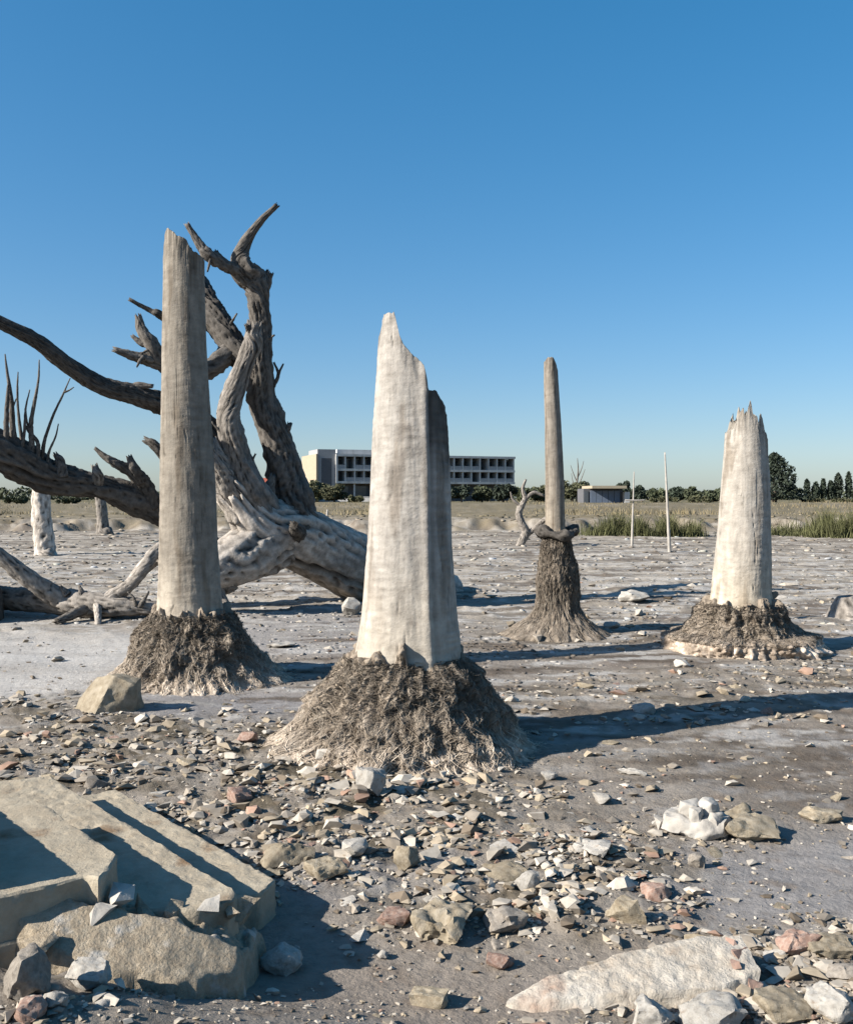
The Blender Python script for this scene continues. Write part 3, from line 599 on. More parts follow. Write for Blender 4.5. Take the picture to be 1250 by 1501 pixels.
# concrete steps: n runs down the flight, t along the treads
def nt(n, t): q = N_ * n + T_ * t; return (q[0], q[1])
sb = nt(1.2, -3.3); steps = empty('concrete_steps', (sb[0], sb[1], 0))
tag(steps, 'broken flight of tan concrete steps at lower left, tilted end facing the viewer', 'steps')
def sp_(lst): return [(nt(n, t)[0] - sb[0], nt(n, t)[1] - sb[1]) for n, t in lst]
def step(poly, z0, z1, seed, amp=.010, mat='concrete', name='step', ztop=None, L=.034, bev=.008):
    bm = prism(sp_(poly), z0, z1, ztop); roughen(bm, L, amp, 6, seed, 8, bev); roughen(bm, L, .007, 28, seed + 3, 0)
    return link(name, smooth_angle(bm_mesh(name, bm), 40), M[mat], steps)
def sc_(f, lst): return [(n * f, t * f) for n, t in lst]
step(sc_(1.09, [(.35, -3.9), (.35, -2.88), (.802, -2.83), (.802, -3.9)]), -.1, .585, 1)
step(sc_(1.093, [(.80, -3.5), (.80, -2.72), (.95, -2.70), (1.05, -2.71), (1.075, -2.66), (1.13, -2.72), (1.187, -2.80), (1.187, -3.52)]), -.1, .42, 2, .013)
step(sc_(1.056, [(.82, -4.45), (.82, -2.80), (1.20, -2.78), (1.27, -2.74), (1.36, -2.66), (1.46, -2.63), (1.52, -2.66), (1.536, -2.72), (1.536, -4.36), (1.35, -4.42)]), -.1, .28, 3, .012)
step(sc_(1.021, [(1.588, -4.56), (1.588, -2.92), (1.64, -2.98), (1.72, -3.02), (1.80, -3.00), (1.92, -3.08), (1.92, -4.55)]), -.1, .14, 4, .010)
# sloping broken end
def build_end():
    xs = np.linspace(-1.36, -.44, 110); ys = np.linspace(2.46, 3.28, 100)
    x, y = np.meshgrid(xs, ys, indexing='ij')
    def nz2(f, o, q=0): return fbm(np.stack([x.ravel() * f, y.ravel() * f, x.ravel() * 0 + q], -1), o).reshape(x.shape)
    wob = nz2(5, 3, 5); rough_ = nz2(16, 4, 9)
    yt = 2.95 + .03 * (x + 1.18) + .03 * wob + .012 * rough_; zt_ = .375 - .21 * np.clip(x + 1.18, -1, .40) - .45 * np.clip(x + .78, 0, 1)
    dp = np.interp(x, [-1.36, -1.2, -1.05, -.86, -.66, -.55], [.04, .10, .17, .19, .14, .08])
    f = yt - y                                                   # distance in front of the crest
    z = zt_ - .50 * np.clip(f, 0, 9) - .5 * sst(0, .06, f - dp + .05 * wob)
    back = np.clip(-f, 0, 9); z = z - (.035 * sst(.0, .06, back) + .16 * back) * (1 + .5 * wob) + .07 * rough_ * sst(.0, .05, back)
    z = z - .5 * sst(-.58, -.50, x + .05 * wob) - .5 * sst(-1.25, -1.33, x + .04 * wob)
    z += .005 * wob + .008 * nz2(26, 4, 2)
    V = np.stack([x - sb[0], y - sb[1], z], -1).reshape(-1, 3)
    f = grid_faces(110, 100, False)
    Vb = V.copy(); Vb[:, 2] = -.12
    me = np_mesh('broken_end', np.vstack([V, Vb]), [f, f[:, ::-1] + len(V)], True)
    bm = bmesh.new(); bm.from_mesh(me)
    bm.faces.ensure_lookup_table()
    if bm.faces[0].normal.z < 0: bmesh.ops.reverse_faces(bm, faces=bm.faces[:])
    be = [e for e in bm.edges if e.is_boundary]; bmesh.ops.bridge_loops(bm, edges=be); bm.to_mesh(me); bm.free()
    link('broken_end', me, M['concrete_cut'], steps)
build_end()
# loose lumps clinging to the broken end
for i, (n, t, z, s_) in enumerate(((1.16, -2.72, .42, .05), (1.22, -2.72, .34, .045), (1.30, -2.66, .335, .04), (1.40, -2.63, .335, .04), (1.50, -2.66, .28, .06), (1.53, -2.72, .20, .07), (1.10, -2.68, .42, .045), (.90, -2.68, .36, .05), (1.46, -2.60, .31, .035))):
    rg = random.Random(i + 70); q = sp_([(n * 1.07, t * 1.07)])[0]; z *= .80
    bm = hull([(q[0] + s_ * rg.gauss(0, .55), q[1] + s_ * rg.gauss(0, .55), z + s_ * rg.gauss(0, .42)) for _ in range(14)]); roughen(bm, .02, .006, 14, i, 3)
    link('broken_lump', bm_mesh('broken_lump', bm), M['concrete_cut' if i % 3 else 'plaster'], steps)

# ------------------------------------------------------------------ rubble
def stone_points(rg, n=13, flat=.6, boxy=.5):
    pts = []
    for _ in range(n):
        v = Vector((rg.gauss(0, 1), rg.gauss(0, 1), rg.gauss(0, 1))).normalized()
        mx = max(abs(v.x), abs(v.y), abs(v.z)); v = v * ((1 - boxy) + boxy / mx) * rg.uniform(.85, 1.05)
        pts.append((v.x * .5, v.y * .5 * rg.uniform(.9, 1.0), v.z * .5 * flat))
    return pts
def stone_mesh(name, seed, n=13, flat=.6, boxy=.5, L=.2, amp=.06, rounds=3, angle=38, fine=False):
    rg = random.Random(seed); bm = hull(stone_points(rg, n, flat, boxy))
    roughen(bm, L, amp * 1.25, 3.2, seed, rounds)
    if fine: roughen(bm, L, .028, 11.0, seed + 7, 0)
    # unit size: largest x extent 1, bottom at 0
    xs = [v.co.x for v in bm.verts]; zs = [v.co.z for v in bm.verts]; k = 1 / (max(xs) - min(xs))
    for v in bm.verts: v.co = Vector(((v.co.x - (max(xs) + min(xs)) / 2) * k, v.co.y * k, (v.co.z - min(zs)) * k))
    return smooth_angle(bm_mesh(name, bm), angle)

HERO = [  # u, v of the foot, width px, height px, depth factor, material, rz, name, category, label, (flat, boxy, points)
 (150, 1045, 92, 62, .8, 'tan', -12, 'boulder', 'boulder', 'large tan angular boulder in front of the tallest palm stump', (.7, .7, 10)),
 (410, 1428, 64, 48, .8, 'plaster', 20, 'round_stone', 'stone', 'round white stone beside the shaded end of the concrete steps', (.75, .0, 26)),
 (127, 1447, 66, 40, .6, 'plaster', -15, 'stone_block', 'stone', 'pale squared stone block below the sloping end of the steps', (.6, .95, 12)),
 (36, 1462, 66, 72, .8, 'grey', 35, 'rock', 'rock', 'big grey rock at left edge beside the concrete steps', (.9, .3, 14)),
 (22, 1330, 50, 34, .8, 'brick', 5, 'brick_fragment', 'brick fragment', 'reddish brick fragment wedged under the steps at the left edge', (.7, .8, 10)),
 (80, 1476, 34, 28, .8, 'plaster', 35, 'stone', 'stone', 'small white stone just left of the squared block near the bottom left corner', (.8, .4, 12)),
 (40, 1500, 50, 36, .8, 'brick', 15, 'brick_fragment', 'brick fragment', 'pinkish brick lump in the bottom left corner', (.7, .4, 12)),
 (488, 1120, 54, 32, .7, 'plaster', 10, 'stone', 'stone', 'white triangular stone lying on the left foot of the middle stump roots', (.7, .3, 9)),
 (650, 1378, 100, 46, .8, 'tan', 8, 'stone_slab', 'stone', 'large flat tan slab lying centre front, widest loose slab there', (.34, .5, 9)),
 (577, 1357, 50, 26, .7, 'brick', 10, 'brick_fragment', 'brick fragment', 'pink brick lump just left of the large tan slab', (.6, .5, 12)),
 (478, 1290, 66, 34, .7, 'tan', -20, 'stone', 'stone', 'tan angular stone beyond the tip of the steps shadow', (.6, .4, 11)),
 (420, 1274, 80, 30, .6, 'tan', 12, 'stone_slab', 'stone', 'flat brown slab leaning at the right end of the lowest step', (.35, .3, 10)),
 (596, 1276, 40, 42, .7, 'tan', 0, 'stone', 'stone', 'upright yellowish stone on the grey mud in the centre', (1.0, .6, 10)),
 (630, 1474, 58, 28, .55, 'tan', -14, 'brick_block', 'brick', 'lone tan block on bare dirt at the bottom centre', (.5, 1.0, 12)),
 (740, 1370, 58, 42, .7, 'grey', 30, 'rock', 'rock', 'grey angular rock right of the large tan slab', (.8, .4, 10)),
 (733, 1422, 42, 22, .7, 'brick', -10, 'brick_fragment', 'brick fragment', 'small pinkish lump on bare dirt left of the long masonry chunk', (.6, .5, 12)),
 (432, 1400, 18, 14, .8, 'plaster', 0, 'pebble', 'pebble', 'small pale pebble above the round white stone', (.7, .2, 12)),
 (560, 1405, 17, 13, .8, 'plaster', 0, 'pebble', 'pebble', 'single small white pebble on bare dirt below the large tan slab', (.7, .2, 12)),
 (742, 1292, 84, 26, .6, 'tan', -8, 'stone_slab', 'stone', 'long yellowish slab among rubble right of centre', (.3, .6, 10)),
 (776, 1306, 38, 34, .7, 'plaster', 20, 'stone_block', 'stone', 'white block standing against the long yellowish slab', (.9, .9, 10)),
 (882, 1258, 58, 22, .6, 'plaster', 18, 'stone_slab', 'stone', 'bright white flat slab left of the split white block', (.36, .8, 11)),
 (850, 1250, 24, 16, .8, 'plaster', 0, 'stone', 'stone', 'small white stone touching the left of the bright white flat slab', (.7, .2, 12)),
 (1106, 1232, 80, 38, .7, 'tan', -10, 'rock', 'rock', 'beige wedge-shaped rock right of the split white block', (.55, .4, 10)),
 (1085, 1200, 44, 24, .7, 'tan', 30, 'rock', 'rock', 'smaller tan rock behind the beige wedge-shaped rock', (.6, .4, 10)),
 (1210, 1206, 66, 22, .6, 'tan', 0, 'stone_slab', 'stone', 'flat pale tan slab near the right edge on brown mud', (.35, .3, 12)),
 (963, 1318, 46, 24, .6, 'brick', -12, 'brick_fragment', 'brick fragment', 'pink brick piece on grey mud above the long masonry chunk', (.55, .9, 11)),
 (918, 1352, 66, 44, .4, 'tan', -35, 'stone_slab', 'stone', 'tilted beige slab behind the long masonry chunk', (.7, .6, 9)),
 (1022, 1272, 26, 24, .8, 'grey', 0, 'stone', 'stone', 'small grey-pink stone alone on grey mud below the split block', (.9, .3, 12)),
 (884, 1178, 28, 16, .8, 'plaster', 0, 'stone', 'stone', 'small white stone on open mud right of the middle stump roots', (.7, .4, 12)),
 (806, 1143, 24, 13, .8, 'plaster', 10, 'stone', 'stone', 'small pinkish-white stone at the right foot of the middle stump roots', (.6, .4, 12)),
 (927, 1136, 44, 10, .25, 'plaster', -25, 'splinter', 'splinter', 'thin white splinter lying on mud below the long stump shadow', (.2, .8, 12)),
 (944, 1044, 32, 16, .7, 'plaster', 0, 'stone_block', 'stone', 'bright white block above the long shadow of the middle stump', (.55, .9, 12)),
 (1172, 1398, 62, 36, .6, 'brick', 8, 'brick', 'brick', 'red brick beyond the right end of the long masonry chunk', (.5, 1.0, 12)),
 (1218, 1402, 66, 28, .6, 'tan', -12, 'stone_slab', 'stone', 'tan slab beside the red brick at the right edge', (.4, .6, 10)),
 (1222, 1496, 64, 46, .8, 'plaster', 20, 'rock', 'rock', 'white rock in the bottom right corner', (.8, .3, 13)),
 (1152, 1500, 84, 38, .7, 'tan', -8, 'rock', 'rock', 'yellowish flat rock at the bottom edge right of the masonry chunk', (.5, .4, 11)),
 (1050, 1512, 104, 52, .7, 'plaster', 10, 'rock', 'rock', 'pale rock under the right half of the masonry chunk at bottom edge', (.6, .3, 13)),
 (955, 1512, 66, 50, .7, 'plaster', 30, 'rock', 'rock', 'white pointed rock at the bottom edge below the masonry chunk', (.9, .2, 10)),
 (1240, 1440, 60, 26, .6, 'grey', 20, 'rock', 'rock', 'grey rock half in shade at the right edge below the tan slab', (.5, .4, 11)),
 (516, 902, 32, 32, .8, 'plaster', 0, 'rock', 'rock', 'white rock at the foot of the fallen tree left of the middle stump', (.9, .4, 13)),
 (412, 949, 44, 9, .8, 'plaster', 0, 'salt_lump', 'salt lump', 'thin white salt lump on mud between the two left palm stumps', (.2, .2, 12)),
 (545, 1166, 48, 46, .7, 'plaster', 30, 'rock', 'rock', 'upright white rock in front of the middle stump roots', (.95, .5, 11)),
 (520, 1256, 40, 26, .8, 'plaster', 12, 'stone', 'stone', 'white stone right of the tan angular stone beyond the steps', (.7, .4, 12)),
 (362, 1088, 30, 20, .8, 'brick', 0, 'brick_fragment', 'brick fragment', 'orange brick fragment at the left tip of the middle stump roots', (.7, .6, 12)),
 (350, 1178, 36, 26, .8, 'brick', 30, 'brick_fragment', 'brick fragment', 'pink brick fragment in the rubble behind the lowest step', (.7, .6, 12)),
 (1000, 978, 22, 13, .8, 'plaster', 0, 'stone', 'stone', 'white stone by the left foot of the right stump pedestal', (.7, .6, 12)),
 (898, 922, 26, 12, .8, 'plaster', 0, 'stone', 'stone', 'white stone right of the thin palm stump roots', (.6, .4, 12)),
 (930, 884, 44, 22, .8, 'plaster', 0, 'rock', 'rock', 'pale rock heap on the flat between thin and right palm stumps', (.6, .1, 16)),
]
placed = []
for i, (u, v, wpx, hpx, dep, mt, rz, nm, cat, lab, (fl, bxy, npt)) in enumerate(HERO):
    x, y = G(u, v, 0.0); z = gz(x, y)
    for _ in range(6):
        z = gz(x, y); x, y = G(u, v, z)
    z = gz(x, y)
    y += wpx * y / F * dep * .3; z = gz(x, y)
    if nm == 'boulder':
        bm = hull([(-.5, -.15, 0), (-.42, .3, 0), (-.47, -.02, .22), (-.05, -.42, 0), (.02, -.40, .06), (.48, .32, 0), (.5, -.02, 0), (.47, 0, .46), (.44, .25, .52), (.16, -.05, .60), (.02, .25, .58), (-.2, .05, .55), (-.35, .2, .40), (.10, -.30, .30), (.49, .1, .3)]); roughen(bm, .06, .05, 4, 4, 5); me = smooth_angle(bm_mesh(nm, bm), 35)
    else: me = stone_mesh(nm, 500 + i, (int(npt * 1.3) + 2 if 'slab' in nm else npt * 2), fl, bxy, L=.08 if wpx > 60 else .11 if wpx > 40 else .16, amp=.075, rounds=5 if wpx > 40 else 3, fine=True)
    o = link(nm, me, M[mt]); wd = wpx * y / F
    hh = max(vv.co.z for vv in me.vertices)
    o.scale = (wd, wd * dep / .8, hpx * y / F * .95 / hh); o.rotation_euler = (0, 0, R(rz)); o.location = (x, y, z - .15 * hpx * y / F)
    tag(o, lab, cat); placed.append((x, y, wd * .5))

# split white block
x, y = G(1020, 1220); gb = empty('broken_block', (x, y, gz(x, y) - .015), R(-28)); tag(gb, 'white broken block with a split, cracked top on the mud at right', 'block')
rg = random.Random(77); bm = hull([(a * .29, b * .24, .0 + (c + .5) * .10) for a, b, c in stone_points(rg, 90, 1.0, .93)]); roughen(bm, .016, .022, 9, 3, 5); roughen(bm, .016, .008, 26, 6, 0)
link('base', smooth_angle(bm_mesh('base', bm), 40), M['salt_block'], gb)
for k, (xc, yc, wx, ht) in enumerate(((-.030, .01, .105, .10), (.055, .02, .085, .115), (.095, -.04, .06, .07), (.012, -.06, .06, .09))):
    rg = random.Random(k + 31); bm = hull([(xc + a * wx, yc + b * wx * 1.2, .055 + (c + .5) * ht) for a, b, c in stone_points(rg, 70, 1.0, .93)])
    roughen(bm, .011, .010, 14, k, 6); link('upper_piece', smooth_angle(bm_mesh('upper_piece', bm), 40), M['salt_block'], gb)
bm = hull([(-.17 + .05 * random.Random(k).uniform(-1, 1), .0 + .06 * random.Random(k + 9).uniform(-1, 1), .035 + .035 * random.Random(k + 19).uniform(-1, 1)) for k in range(14)]); roughen(bm, .02, .006, 12, 8, 3)
link('broken_corner', bm_mesh('broken_corner', bm), M['salt_block'], gb)
placed.append((x, y, .2))

# long masonry chunk
cx_, cy_ = G(930, 1462); ch = empty('masonry_chunk', (cx_, cy_, gz(cx_, cy_) - .03), R(6)); tag(ch, 'long whitewashed masonry chunk tapering to the left at lower right, brick showing at its end', 'masonry chunk')
pts = [(-.44, -.02, .0), (-.44, .06, .02), (-.42, .0, .05), (-.30, -.12, .0), (-.30, .14, .0), (-.28, -.06, .10), (-.28, .10, .12), (-.05, -.16, .0), (-.05, .20, .0), (-.03, -.10, .13), (.0, .16, .20), (.22, -.17, .02), (.24, .22, .0), (.24, -.13, .15), (.26, .20, .25),
       (.36, -.13, .05), (.40, .02, .02), (.40, .20, .04), (.40, -.06, .18), (.405, .18, .25)]
pts = [(a, b * .64, c * .64) for a, b, c in pts]; bm = hull(pts); roughen(bm, .014, .011, 6, 5, 6); roughen(bm, .014, .010, 24, 9, 1)
link('rendered_body', smooth_angle(bm_mesh('rendered_body', bm), 45), M['chunk'], ch)
for k, (a, b, c, s_) in enumerate(((.375, .03, .115, .065), (.39, .08, .09, .055), (.37, .10, .13, .05), (.375, -.03, .075, .055), (.33, .0, .125, .035))):
    rg = random.Random(k + 5); bm = hull([(a + s_ * rg.uniform(-.6, .45), b + s_ * rg.uniform(-1, 1), c + s_ * rg.uniform(-.6, .6)) for _ in range(14)]); roughen(bm, .02, .008, 12, k, 3)
    link('exposed_brick', bm_mesh('exposed_brick', bm), M['brick'], ch)
for dx in (-.35, -.2, 0, .2, .35): placed.append((cx_ + dx, cy_, .2))

# scattered rubble: individuals
rs = np.random.RandomState(5)
lib = {}
def lib_mesh(mt, k):
    if (mt, k) not in lib:
        rg = random.Random(k * 7 + 1); me = stone_mesh('rubble_stone', 900 + k * 13, rg.choice((8, 9, 10, 12, 16)), rg.uniform(.18, .55), rg.uniform(.4, 1.0), L=.22, amp=.075, rounds=2); me.materials.append(M[mt]); lib[(mt, k)] = me
    return lib[(mt, k)]
def inside_steps(x, y):
    n = x * N_[0] + y * N_[1]; t = x * T_[0] + y * T_[1]
    return (.3 < n < 2.0) and (-4.75 < t < -2.55)
stumps_xy = [(o.location.x, o.location.y, rr_) for o, rr_ in ((mid, .62), (leftp, .6), (thinp, .4), (rightp, .75))]
def free(x, y, r):
    if inside_steps(x, y): return False
    if any((x - a) ** 2 + (y - b) ** 2 < (c + r * .5) ** 2 for a, b, c in stumps_xy): return False
    return all((x - a) ** 2 + (y - b) ** 2 > (c * .75 + r * .4) ** 2 for a, b, c in placed)
def anchors():
    out = [(mid.location.x, mid.location.y - .6, 'middle palm stump'), (leftp.location.x, leftp.location.y - .5, 'tallest palm stump'), (thinp.location.x, thinp.location.y - .3, 'thin palm stump'), (rightp.location.x, rightp.location.y - .6, 'right palm stump'),
           (*nt(1.9, -3.6), 'lowest concrete step'), (*nt(1.2, -2.3), 'broken end of the steps'), (cx_ - .3, cy_, 'tapered end of the masonry chunk'), (cx_ + .35, cy_, 'brick end of the masonry chunk'), (gb.location.x, gb.location.y, 'split white block')]
    short = {'large tan angular': 'tan boulder', 'round white stone': 'round white stone', 'big grey rock': 'big grey rock at left edge', 'white triangular': 'white triangular stone', 'large flat tan': 'large flat tan slab', 'tan angular stone': 'tan stone beyond the steps', 'upright yellowish': 'upright yellowish stone',
             'lone tan block': 'lone tan block', 'grey angular rock': 'grey angular rock', 'long yellowish slab': 'long yellowish slab', 'bright white flat': 'bright white flat slab', 'beige wedge': 'beige wedge-shaped rock', 'pink brick piece': 'pink brick piece', 'tilted beige': 'tilted beige slab',
             'thin white splinter': 'thin white splinter', 'bright white block': 'bright white block beyond the shadow', 'red brick beyond': 'red brick', 'white rock in the bottom': 'white corner rock', 'upright white rock': 'upright white rock', 'orange brick': 'orange brick fragment', 'pink brick fragment': 'pink brick fragment', 'pale rock heap': 'pale rock heap', 'flat pale tan': 'flat pale tan slab'}
    for o_ in COL.objects:
        l_ = o_.get('label', '')
        for k_, t_ in short.items():
            if l_.startswith(k_): out.append((o_.location.x, o_.location.y, t_))
    return out
ANCH = anchors()
rubble = []
names = {'plaster': 'white', 'grey': 'grey', 'tan': 'tan', 'brick': 'reddish brick'}
cnt = 0; tries = 0
cand = []
while cnt < 285 and tries < 60000:
    tries += 1
    u = rs.uniform(-20, 1270); v = 845 + 780 * rs.rand() ** .78
    x, y = G(u, v)
    dens = float(rubble_density(np.array([x]), np.array([y]))[0])
    if rs.rand() > dens ** 1.2: continue
    wpx = (15 + 36 * rs.rand() ** 2.0) * (.45 + .55 * (v - 850) / 500)
    wd = wpx * y / F
    if not free(x, y, wd): continue
    mt = rs.choice(['plaster', 'grey', 'tan', 'brick'], p=[.36, .26, .33, .05])
    me = lib_mesh(mt, rs.randint(0, 9)); o = link('rubble_stone', me)
    o.scale = (wd, wd * rs.uniform(.6, 1.1), wd * rs.uniform(.7, 1.15)); o.rotation_euler = (rs.normal(0, .18), rs.normal(0, .18), rs.uniform(0, 6.28))
    o.location = (x, y, gz(x, y) - .16 * wd)
    flat_ = 'flat' if max(q_.co.z for q_ in me.vertices) * o.scale[2] / wd < .42 else 'chunky'
    rubble.append((o, wd, mt, flat_)); 
    placed.append((x, y, wd * .5)); cnt += 1

ORD = ('', 'second ', 'third ', 'fourth ', 'fifth ', 'sixth ', 'seventh ', 'eighth ', 'ninth ', 'tenth ', 'eleventh ', 'twelfth ')
book = {}
for o, wd, mt, fl_ in rubble:
    x, y = o.location.x, o.location.y
    dist, ax, ay, t_ = min(((math.hypot(x - a, (y - b) * 1.2), a, b, t) for a, b, t in ANCH))
    px_, pa_ = x / y, ax / ay
    side = ('right of' if px_ > pa_ else 'left of') if abs(x - ax) > abs(y - ay) * .8 else ('behind' if y > ay else 'in front of')
    size = 'large' if wd > .11 else 'mid-sized' if wd > .065 else 'small'
    book.setdefault((size, fl_, names[mt], side, t_), []).append((dist, o))
for (size, fl_, nm_, side, t_), lst in book.items():
    lst.sort(key=lambda q_: q_[0])
    for k, (_, o) in enumerate(lst):
        noun = 'fragment' if 'brick' in nm_ else 'stone'
        lab = f'{size} {fl_} {nm_} {noun} {side} the {t_}' if len(lst) == 1 else f'{size} {fl_} {nm_} {noun}, {ORD[min(k, 11)]}nearest {side} the {t_}'
        tag(o, lab, 'rubble', 'rubble stones scattered over the mud')

# gravel and crumbs: too many to count
def gravel(n, seed, name='gravel', label='fine broken gravel and crumbs strewn over the mud', s0=1.6, s1=12):
    rs = np.random.RandomState(seed)
    u = rs.uniform(-60, 1310, n * 6); v = 815 + 860 * rs.rand(n * 6) ** .66
    x = (u - U0) / F * (H * F / (v - V0)); y = H * F / (v - V0)
    dens = rubble_density(x, y); cl_ = sst(-.12, .30, fbm(np.stack([x * 2.6, y * 2.6, x * 0 + 21], -1), 3)); keep = rs.rand(len(u)) < np.clip(dens * .9 * (.12 + .88 * cl_) + (.05 if s0 < 3 else .02), 0, 1)
    n_ = x * N_[0] + y * N_[1]; t_ = x * T_[0] + y * T_[1]
    keep &= ~((n_ > .3) & (n_ < 1.97) & (t_ > -4.7) & (t_ < -2.60))
    for a, b, c in stumps_xy: keep &= (x - a) ** 2 + (y - b) ** 2 > (c * .95) ** 2
    x, y, v, dens = x[keep][:n], y[keep][:n], v[keep][:n], dens[keep][:n]; n = len(x)
    size = (s0 + s1 * rs.rand(n) ** 3.2) * y / F * (.55 + .45 * dens) * np.interp(v, [815, 1000, 1500], [1.3, 1.1, 1.5])
    z = terrain(x, y)
    ts = []
    for k in range(10):
        rg = random.Random(k + 300); bm = hull(stone_points(rg, 9, rg.uniform(.35, .9), rg.uniform(.2, 1.0))); bmesh.ops.triangulate(bm, faces=bm.faces[:])
        bm.verts.index_update(); ts.append((np.array([q.co[:] for q in bm.verts]), np.array([[q.index for q in f.verts] for f in bm.faces]))); bm.free()
    Vs, Fs, Cs = [], [], []; k0 = 0
    pal = .68 * np.array(((.54, .48, .40), (.34, .292, .236), (.42, .345, .25), (.21, .165, .12), (.43, .28, .205)))
    which = rs.randint(0, 10, n)
    for k, (tv, tf) in enumerate(ts):
        s = np.where(which == k)[0]; m = len(s)
        if not m: continue
        a = rs.uniform(0, 6.28, m); ca, sa = np.cos(a), np.sin(a)
        sc = size[s, None] * np.stack([np.ones(m), rs.uniform(.6, 1, m), rs.uniform(.5, 1, m)], -1)
        q = tv[None] * sc[:, None, :]
        X = q[..., 0] * ca[:, None] - q[..., 1] * sa[:, None] + x[s, None]; Y = q[..., 0] * sa[:, None] + q[..., 1] * ca[:, None] + y[s, None]; Z = q[..., 2] + z[s, None] + size[s, None] * .12
        Vs.append(np.stack([X, Y, Z], -1).reshape(-1, 3)); Fs.append((tf[None] + (np.arange(m) * len(tv))[:, None, None] + k0).reshape(-1, 3)); k0 += m * len(tv)
        c = pal[rs.choice(5, m, p=[.36, .26, .23, .10, .05])] * rs.uniform(.75, 1.2, m)[:, None]; Cs.append(np.repeat(c, len(tv), 0))
    me = np_mesh(name, np.vstack(Vs), [np.vstack(Fs)], False, np.vstack(Cs))
    tag(link(name, me, M['gravel']), label, 'gravel', kind='stuff')
gravel(15000, 9)
gravel(6000, 19, 'rubble_crumbs', 'loose angular plaster and brick crumbs between the larger stones', 6.5, 26)
def clods(n, seed):
    rs = np.random.RandomState(seed); v = 768 + 250 * rs.rand(n) ** 1.25; u = rs.uniform(-120, 1370, n); y = H * F / (v - V0); x = (u - U0) / F * y
    keep = fbm(np.stack([x * .5, y * .7, x * 0 + 9], -1), 3) + .35 * rs.randn(n) > .02
    keep &= ~((u < 260) & (v > 915))
    for a, b, c in stumps_xy: keep &= (x - a) ** 2 + (y - b) ** 2 > (c * 1.05) ** 2
    x, y, v = x[keep], y[keep], v[keep]; n = len(x); size = (2.4 + 10 * rs.rand(n) ** 2.8) * y / F * np.interp(v, [770, 1000], [1.1, 1.2]); z = terrain(x, y)
    base, tri = [], None
    rg = random.Random(77); bm = hull(stone_points(rg, 12, .5, .1)); bmesh.ops.triangulate(bm, faces=bm.faces[:]); bm.verts.index_update()
    tv = np.array([q.co[:] for q in bm.verts]); tf = np.array([[q.index for q in f.verts] for f in bm.faces]); bm.free()
    a = rs.uniform(0, 6.28, n); ca, sa = np.cos(a)[:, None], np.sin(a)[:, None]; q = tv[None] * (size[:, None] * np.stack([rs.uniform(.8, 1.6, n), rs.uniform(.6, 1.1, n), rs.uniform(.5, 1.0, n)], -1))[:, None, :]
    V = np.stack([q[..., 0] * ca - q[..., 1] * sa + x[:, None], q[..., 0] * sa + q[..., 1] * ca + y[:, None], q[..., 2] + z[:, None]], -1).reshape(-1, 3)
    Fc = (tf[None] + (np.arange(n) * len(tv))[:, None, None]).reshape(-1, 3)
    c = ground_tint(x, y) * rs.uniform(.5, 1.45, n)[:, None]; c = np.clip(c, .02, .34)
    tag(link('dirt_clods', np_mesh('dirt_clods', V, [Fc], True, np.repeat(c, len(tv), 0)), M['gravel']), 'crumbly grey and white mud clods covering the flat', 'clods', kind='stuff')
clods(21000, 3)

# green sprout beside the steps
x, y = G(76, 1424, .15); sp = empty('green_sprout', (x, y, gz(x, y))); tag(sp, 'small green weed sprouting in shade below the steps at left', 'weed')
rg = random.Random(2)
for k in range(9):
    a = rg.uniform(0, 6.28); L_ = rg.uniform(.03, .055); wv = .007; ca, sa = math.cos(a), math.sin(a); V = []
    for j in range(5):
        t = j / 4; r_ = L_ * t * .8; zc = L_ * (1.2 * t - .5 * t * t); ww = wv * math.sin(math.pi * (.12 + .86 * t))
        V += [(r_ * ca - ww * sa, r_ * sa + ww * ca, zc), (r_ * ca, r_ * sa, zc - .002), (r_ * ca + ww * sa, r_ * sa - ww * ca, zc)]
    link('leaf', np_mesh('leaf', V, [grid_faces(5, 3, False)]), M['sprout'], sp)

# dark collar of the thin palm
cl = []; th = np.linspace(0, 2 * math.pi, 19)
pts = [(.20 * math.cos(a) * (1 + .12 * math.sin(3 * a)), .19 * math.sin(a), zz(783, 11.2) + .03 * math.sin(2 * a + 1), .055 + .02 * math.sin(4 * a)) for a in th]
pts = [(a + (815 - 813) * 11.2 / F, b, c, r_) for a, b, c, r_ in pts]
link('root_collar', tube_mesh('root_collar', pts, seed=5, nth=18, per=5, rough=.3, tip='', tone=.5), M['dead'], thinp)

# ------------------------------------------------------------------ far buildings
def far_base(u, d): x = (u - U0) / F * d; return Vector((x, d, gz(x, d)))
A = far_base(466, 185); B = far_base(753, 199); ang = math.atan2(B.y - A.y, B.x - A.x); LEN = math.hypot(B.x - A.x, B.y - A.y)
hotel = empty('hotel_building', (A.x, A.y, A.z), ang); tag(hotel, 'long abandoned white hotel with rows of dark balconies beyond the flat', 'building')
def hz(v, d=187): return zz(v, d) - A.z
zt, zm, zb_ = hz(669), hz(688.5), hz(707)
t0 = 3.6                                                    # width of the stair tower
link('end_wall', box_mesh('end_wall', (-.35, 0, -.1, 13, -1, hz(666))), M['wall_cream'], hotel)
link('stair_tower', box_mesh('stair_tower', (0, t0, 0.3, 8, -1, hz(659))), M['wall_grey'], hotel)
link('rear_wall', box_mesh('rear_wall', (t0, LEN, 2.6, 12.8, -1, zt - .1)), M['wall_dark'], hotel)
link('roof', box_mesh('roof', (t0, LEN + .3, -.15, 13, zt, zt + .45), (t0 + 1, t0 + 9, 3, 9, zt + .45, zt + 1.5)), M['white_paint'], hotel)
for za in (zm, zb_): link('floor_slab', box_mesh('floor_slab', (t0, LEN + .2, -.12, 2.6, za - .22, za + .22)), M['white_paint'], hotel)
